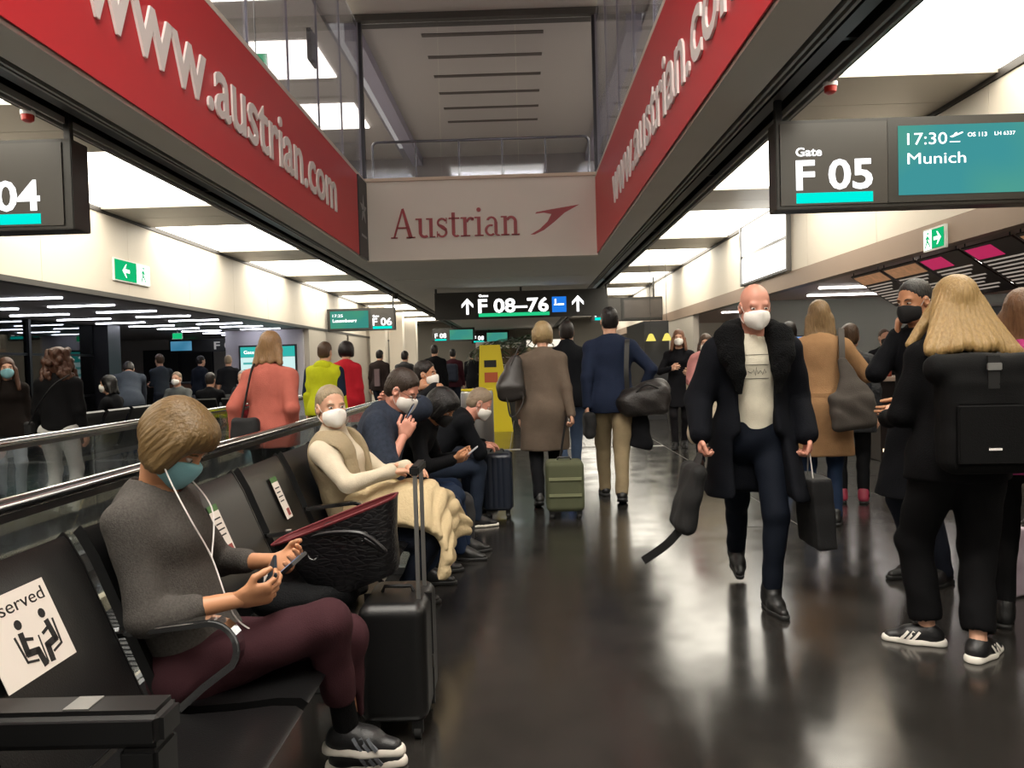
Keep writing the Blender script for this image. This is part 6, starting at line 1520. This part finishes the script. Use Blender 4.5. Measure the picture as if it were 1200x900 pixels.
B().flat([Vector(q)-Vector((2.50, 5.86, 0.99)) for q in curve3((2.46, 5.93, 1.24), (2.47, 5.96, 1.42), (2.50, 6.04, 1.555))], 0.045, 0.01, up=(1, 0, 0)).build('strap', mat('grey_canvas_strap', '#47423e', 0.8), tb)
Rp, Jp = person('person in dark quilted jacket with pink boots queueing before the camel coat', (2.98, 7.0, 0), -20, h=1.60, res=0.012, detail=0, top=dict(part='jacket', name='dark_quilt', mat=mat('dark_quilt', '#2b2d31', 0.6, bump=(35, 0.6), noise=(10, 0.15)), hem=0.22, fit=1.15), legs=dict(name='black_trousers', col='#101114'), shoes=dict(name='pink_boot', col='#8d2f45', boot=0.14), hair=dict(style='short', name='brown_hair', col='#4a3626'), mask='away')
soft_bag('backpack', 'navy backpack on the dark quilted jacket', 'backpack', (2.91, 6.80, 1.13), (0.15, 0.08, 0.20), np.array(Matrix.Rotation(-0.35, 3, 'Z')), '#10141d', 'navy_nylon', 0.06)
person('person in dark coat standing behind the camel coat', (3.15, 9.0, 0), 10, h=1.72, male=True, res=0.014, detail=0, top=dict(part='coat', name='charcoal_coat', col='#1b1c20', hem=0.3), legs=dict(), shoes=dict(), hair=dict(style='short', name='dark_hair', col='#1b1512'), mask='away')
l0, f0 = (2.38, 4.55), 112; T = tolocal(l0, f0)
Rk, Jk = person('grey-haired man in black coat and black mask with a hand to his face', (*l0, 0), f0, h=1.76, male=True, skin='warm', res=0.010, detail=2, top=dict(part='coat', name='black_overcoat', col='#0e0f13', hem=0.42, fit=1.12), legs=dict(), shoes=dict(), hair=dict(style='crop', name='iron_grey', col='#2c2a28'), mask='black',
    pose=dict(head_pitch=0.2, handR=T(2.235, 4.60, 1.46), elbR=(0.35, 0.3, -1.0), dirR=(-0.2, 0.1, 1), palmR=(-0.6, -0.6, 0), curlR=0.25, handL=T(2.15, 4.35, 1.05)))
l0, f0 = (1.94, 3.45), -6; T = tolocal(l0, f0)
Rl, Jl = person('long-haired blonde woman in black hoodie and striped black sneakers', (*l0, 0), f0, h=1.66, skin='fair', res=0.009, detail=2, top=dict(part='hoodie', name='black_fleece', col='#08080a', hem=0.10, fit=1.14), legs=dict(name='black_jeans', col='#0b0b0d', fit=1.2, cuff=0.20, taper=1.15), shoes=dict(name='black_knit_shoe', col='#101012', sole='#d8d3ca', stripes='#d8d3ca', bulk=1.06), hair=dict(style='long', name='golden_blonde', col='#967a4e', len=0.19, var=0.45, vol=0.010, wide=0.085, back=0.085, front=True), mask='away',
    pose=dict(toeL=-72, toeR=48, footL=(-0.10, 0.10, 0), footR=(0.04, -0.08, 0), side=0.03, kneeL=(-0.5, 1, 0), kneeR=(0.4, 1, 0), handR=T(2.13, 3.72, 1.04), handL=T(1.77, 3.74, 1.04), elbR=(0.35, -0.8, -0.6), elbL=(-0.35, -0.8, -0.6)))
f = Field(Jl['neck']-0.25, Jl['neck']+0.2, 0.010); f.ell(Jl['neck']+vec(0, -0.075, -0.045), (0.13, 0.055, 0.075), None, k=0.02); f.cap(Jl['neck']+vec(-0.09, 0.01, 0.0), Jl['neck']+vec(0.09, 0.01, 0.0), 0.045, 0.045, k=0.05); f.folds(0.004, 30, 0.2); f.cap(Jl['neck']+vec(0, 0.02, 0.02), Jl['head'], 0.055, 0.08, k=0.02, op='cut'); field_obj('hood', f, MATS['black_fleece'], Rl)
bp = empty('backpack', (1.925, 3.225, 1.10), -6*PI/180, label='large black roll-top backpack on the blonde woman\'s back', cat='backpack')
f = Field((-0.27, -0.16, -0.3), (0.27, 0.16, 0.3), 0.009); f.rbox((0, 0, -0.04), (0.185, 0.085, 0.215), None, 0.06, k=0.01); f.cap((-0.18, -0.01, 0.185), (0.18, -0.01, 0.185), 0.062, 0.062, k=0.03); f.folds(0.004, 28, 0.9); field_obj('bag_body', f, mat('black_ballistic', '#09090a', 0.75, bump=(220, 0.12), noise=(14, 0.2), spec=0.15), bp)
B().box(-0.15, 0.15, -0.098, -0.075, -0.215, 0.04).build('front_pocket', MATS['black_ballistic'], bp, 0.02, 3); B().box(-0.022, 0.022, -0.083, -0.066, 0.10, 0.235).build('closing_strap', mat('strap_black', '#0a0a0b', 0.6), bp); B().box(-0.028, 0.028, -0.092, -0.080, 0.175, 0.205).build('buckle', M_alu, bp, 0.003); B().box(-0.03, 0.02, -0.1005, -0.0982, -0.150, -0.141).build('small_logo', M_letter, bp)
for q in (-1, 1): B().flat(curve3((q*0.12, 0.07, 0.20), (q*0.13, 0.17, 0.285), (q*0.135, 0.33, 0.16), (q*0.16, 0.27, -0.1)), 0.05, 0.008, up=(1, 0, 0)).build('shoulder_strap', MATS['strap_black'], bp)
l0, f0 = (2.40, 3.72), -40; T = tolocal(l0, f0)
Rpk, Jpk = person('woman with long streaked hair in magenta quilted jacket beside the blonde woman', (*l0, 0), f0, h=1.62, res=0.011, detail=1, top=dict(part='jacket', name='magenta_quilt', mat=mat('magenta_quilt', '#a5226a', 0.55, bump=(30, 0.6), noise=(8, 0.15)), hem=0.10, fit=1.12), legs=dict(name='black_jeans', col='#131316'), shoes=dict(name='black_boot', col='#0d0d0e', boot=0.12), hair=dict(style='long', name='streaked_brown', col='#6b4c33', len=0.22, var=0.6), mask='away', pose=dict(footR=T(2.55, 3.55, 0), footL=T(2.34, 3.78, 0)))
person('cafe attendant in black standing behind the counter', (5.1, 10.9, 0), 175, h=1.66, res=0.014, detail=0, top=dict(part='shirt', name='black_tee', col='#15161a', hem=0.05), legs=dict(), shoes=dict(), hair=dict(style='bun', name='brown_hair', col='#4a3626'), mask='black')
# pale paper bag on the floor beside the magenta jacket
soft_bag('paper_bag', 'pale lilac paper bag on the floor beyond the black-booted feet', 'bag', (2.62, 4.25, 0.19), (0.13, 0.08, 0.188), np.array(Matrix.Rotation(0.3, 3, 'Z')), '#a596a2', 'lilac_paper', 0.015, [curve3((2.56, 4.22, 0.37), (2.62, 4.22, 0.46), (2.68, 4.24, 0.37))], 0.012, 0.003, '#5a2430')

# ---------------------------------------------------------------- the lounge
def bystander(label, loc, face, **k):
    d = dict(res=0.014, detail=0, legs=dict(name='dark_trousers', col='#20242e'), shoes=dict(), mask='away'); d.update(k); return person(label, (*loc, 0), face, **d)
def seated(label, loc, face, **k):
    pose = dict(pelvis=(0, 0, 0.55), lean=0.05, handR=(0.12, 0.32, 0.66), handL=(-0.12, 0.32, 0.66), elbR=(0.8, -0.5, -0.4), elbL=(-0.8, -0.5, -0.4), footR=(0.12, 0.44, 0), footL=(-0.12, 0.44, 0)); pose.update(k.pop('pose', {}))
    return bystander(label, loc, face, pose=pose, **k)
Rc1, Jc1 = bystander('woman with curly brown hair in black top and white jeans', (-4.42, 7.25), 8, h=1.60, res=0.011, detail=1, top=dict(part='sweater', name='black_knit', col='#0f0f11', hem=0.02, fit=1.05), legs=dict(name='white_denim', col='#b3b3b0', fit=1.02), hair=dict(style='curly', name='chestnut_curls', col='#4a2e20', var=0.5))
soft_bag('crossbody_bag', 'small black crossbody bag at the curly-haired woman\'s hip', 'bag', (-4.66, 7.22, 0.86), (0.04, 0.09, 0.07), I3, '#0e0e10', 'black_bag', 0.03, [curve3((-4.64, 7.13, 0.9), (-4.48, 7.055, 1.1), (-4.35, 7.07, 1.27), (-4.27, 7.2, 1.36))], 0.014, strap_col='#55504c')
bystander('woman with long brown hair, dark jacket and blue mask by the dark facade', (-5.62, 8.3), -140, h=1.54, res=0.012, detail=1, top=dict(part='jacket', name='dark_brown_jacket', col='#1a1513', hem=0.12, fit=1.1), legs=dict(name='pale_denim', col='#8d939b'), hair=dict(style='long', name='long_brown', col='#4a2e1e', len=0.26, front=True), mask='blue')
bystander('man in slate grey hoodie and jeans bending forward in the lounge', (-6.3, 12.2), 25, h=1.78, male=True, top=dict(part='hoodie', name='slate_fleece', col='#3c434e', hem=0.08, fit=1.15), legs=dict(name='indigo_jeans', col='#18243a'), hair=dict(style='short', name='dark_hair', col='#1b1512'), pose=dict(lean=0.75, head_pitch=0.8, pelvis=(0, -0.12, 0.92), handR=(0.2, 0.5, 0.75), handL=(-0.2, 0.5, 0.75)))
bystander('man in dark grey sweater standing in the lounge with hands together', (-7.55, 16.0), 55, h=1.72, male=True, top=dict(part='sweater', name='steel_knit', col='#2f353d', hem=0.06), hair=dict(style='short', name='brown_hair', col='#4a3626'), pose=dict(handR=(0.05, 0.35, 1.1), handL=(-0.05, 0.35, 1.1)))
bystander('man with dark backpack standing near the lounge gate sign', (-7.6, 18.0), -30, h=1.70, male=True, top=dict(part='jacket', name='dark_navy_jacket', col='#171c26', hem=0.1, fit=1.15), hair=dict(style='short', name='dark_hair', col='#1b1512'))
bystander('bald man in black standing before the pale screen panel', (-6.6, 17.2), 15, h=1.68, male=True, top=dict(part='t_shirt', name='black_tee', col='#15161a', hem=0.08, sleeve=0.45), hair=dict(style='crop', name='grey_crop', col='#7f6f5c'))
seated('grey-haired man in grey jacket and white mask on the bench facing the railing', (-6.2, 13.78), 178, h=1.68, male=True, top=dict(part='jacket', name='mid_grey_jacket', col='#5a5d5c', hem=0.05), hair=dict(style='crop', name='grey_crop', col='#7f6f5c'), mask='white')
seated('dark-haired person in black on the bench turned away from the railing', (-5.15, 12.57), 2, h=1.62, male=True, top=dict(part='jacket', name='black_jacket', col='#0c0d10', hem=0.05), hair=dict(style='short', name='dark_hair', col='#1b1512'))
seated('grey-haired person in dark jacket seated at the lounge bench end', (-5.0, 13.78), 170, h=1.66, male=True, top=dict(part='jacket', name='dark_grey_jacket', col='#2a2d30', hem=0.05), hair=dict(style='short', name='silver_hair', col='#8a8684'))
seated('person in dark blue jacket slumped on the lounge bench by the facade', (-5.47, 9.0), 90, h=1.70, male=True, top=dict(part='jacket', name='blue_black_jacket', col='#1c2733', hem=0.05), hair=dict(style='short', name='dark_hair', col='#1b1512'))
seated('person in black on the lounge bench next to the dark blue jacket', (-5.47, 10.2), 90, h=1.64, top=dict(part='jacket', name='black_jacket', col='#0c0d10', hem=0.05), hair=dict(style='shoulder', name='black_hair', col='#0d0b0b', len=0.1), mask='white')

# ---------------------------------------------------------------- people further down the corridor
Rz1, Jz1 = bystander('man in dark brown jacket walking along the pale far wall', (-3.35, 18.0), -15, h=1.72, male=True, top=dict(part='jacket', name='umber_jacket', col='#2b2220', hem=0.12, fit=1.12), hair=dict(style='short', name='dark_hair', col='#1b1512'))
B().box(-0.03, 0.10, -0.21, -0.17, 0.9, 1.30).build('back_panel', mat('mauve_panel', '#6b585a', 0.8), Rz1)
bystander('woman with patterned black and white top beyond the walkway', (-2.6, 17.0), -10, h=1.66, top=dict(part='sweater', name='patterned_knit', mat=mat('patterned_knit', '#3a3a3c', 0.85, noise=(22, 0.95), bump=(120, 0.2)), hem=0.1, fit=1.1), hair=dict(style='short', name='dark_hair', col='#1b1512'))
soft_bag('backpack', 'big black backpack on the patterned top', 'backpack', (-2.57, 16.79, 1.15), (0.19, 0.1, 0.24), I3, '#101113', 'black_nylon', 0.08)
bystander('tall man in black with black backpack walking down the corridor', (-1.95, 17.2), 0, h=1.78, male=True, top=dict(part='jacket', name='black_jacket', col='#0c0d10', hem=0.12, fit=1.12), hair=dict(style='short', name='dark_hair', col='#1b1512'))
bystander('person in dark red striped jacket walking next to the tall man in black', (-1.72, 19.2), 0, h=1.72, male=True, top=dict(part='jacket', name='wine_jacket', col='#3a1a22', hem=0.12, fit=1.1), hair=dict(style='short', name='black_short_hair', col='#141010'))
soft_bag('backpack', 'navy backpack with white mark on the dark red jacket', 'backpack', (-1.74, 18.98, 1.15), (0.16, 0.09, 0.22), I3, '#182032', 'navy_pack', 0.07)
bystander('person in black far down the corridor near the yellow notice stand', (-1.55, 24.0), 0, h=1.72, male=True, top=dict(part='coat', name='charcoal_coat', col='#1b1c20', hem=0.3), hair=dict(style='short', name='dark_hair', col='#1b1512'))
bystander('person in light jacket far down the corridor under the way sign', (-0.1, 26.0), 180, h=1.70, top=dict(part='jacket', name='mid_grey_jacket', col='#5a5d5c', hem=0.1), hair=dict(style='shoulder', name='brown_hair', col='#4a3626', len=0.1), mask='white')
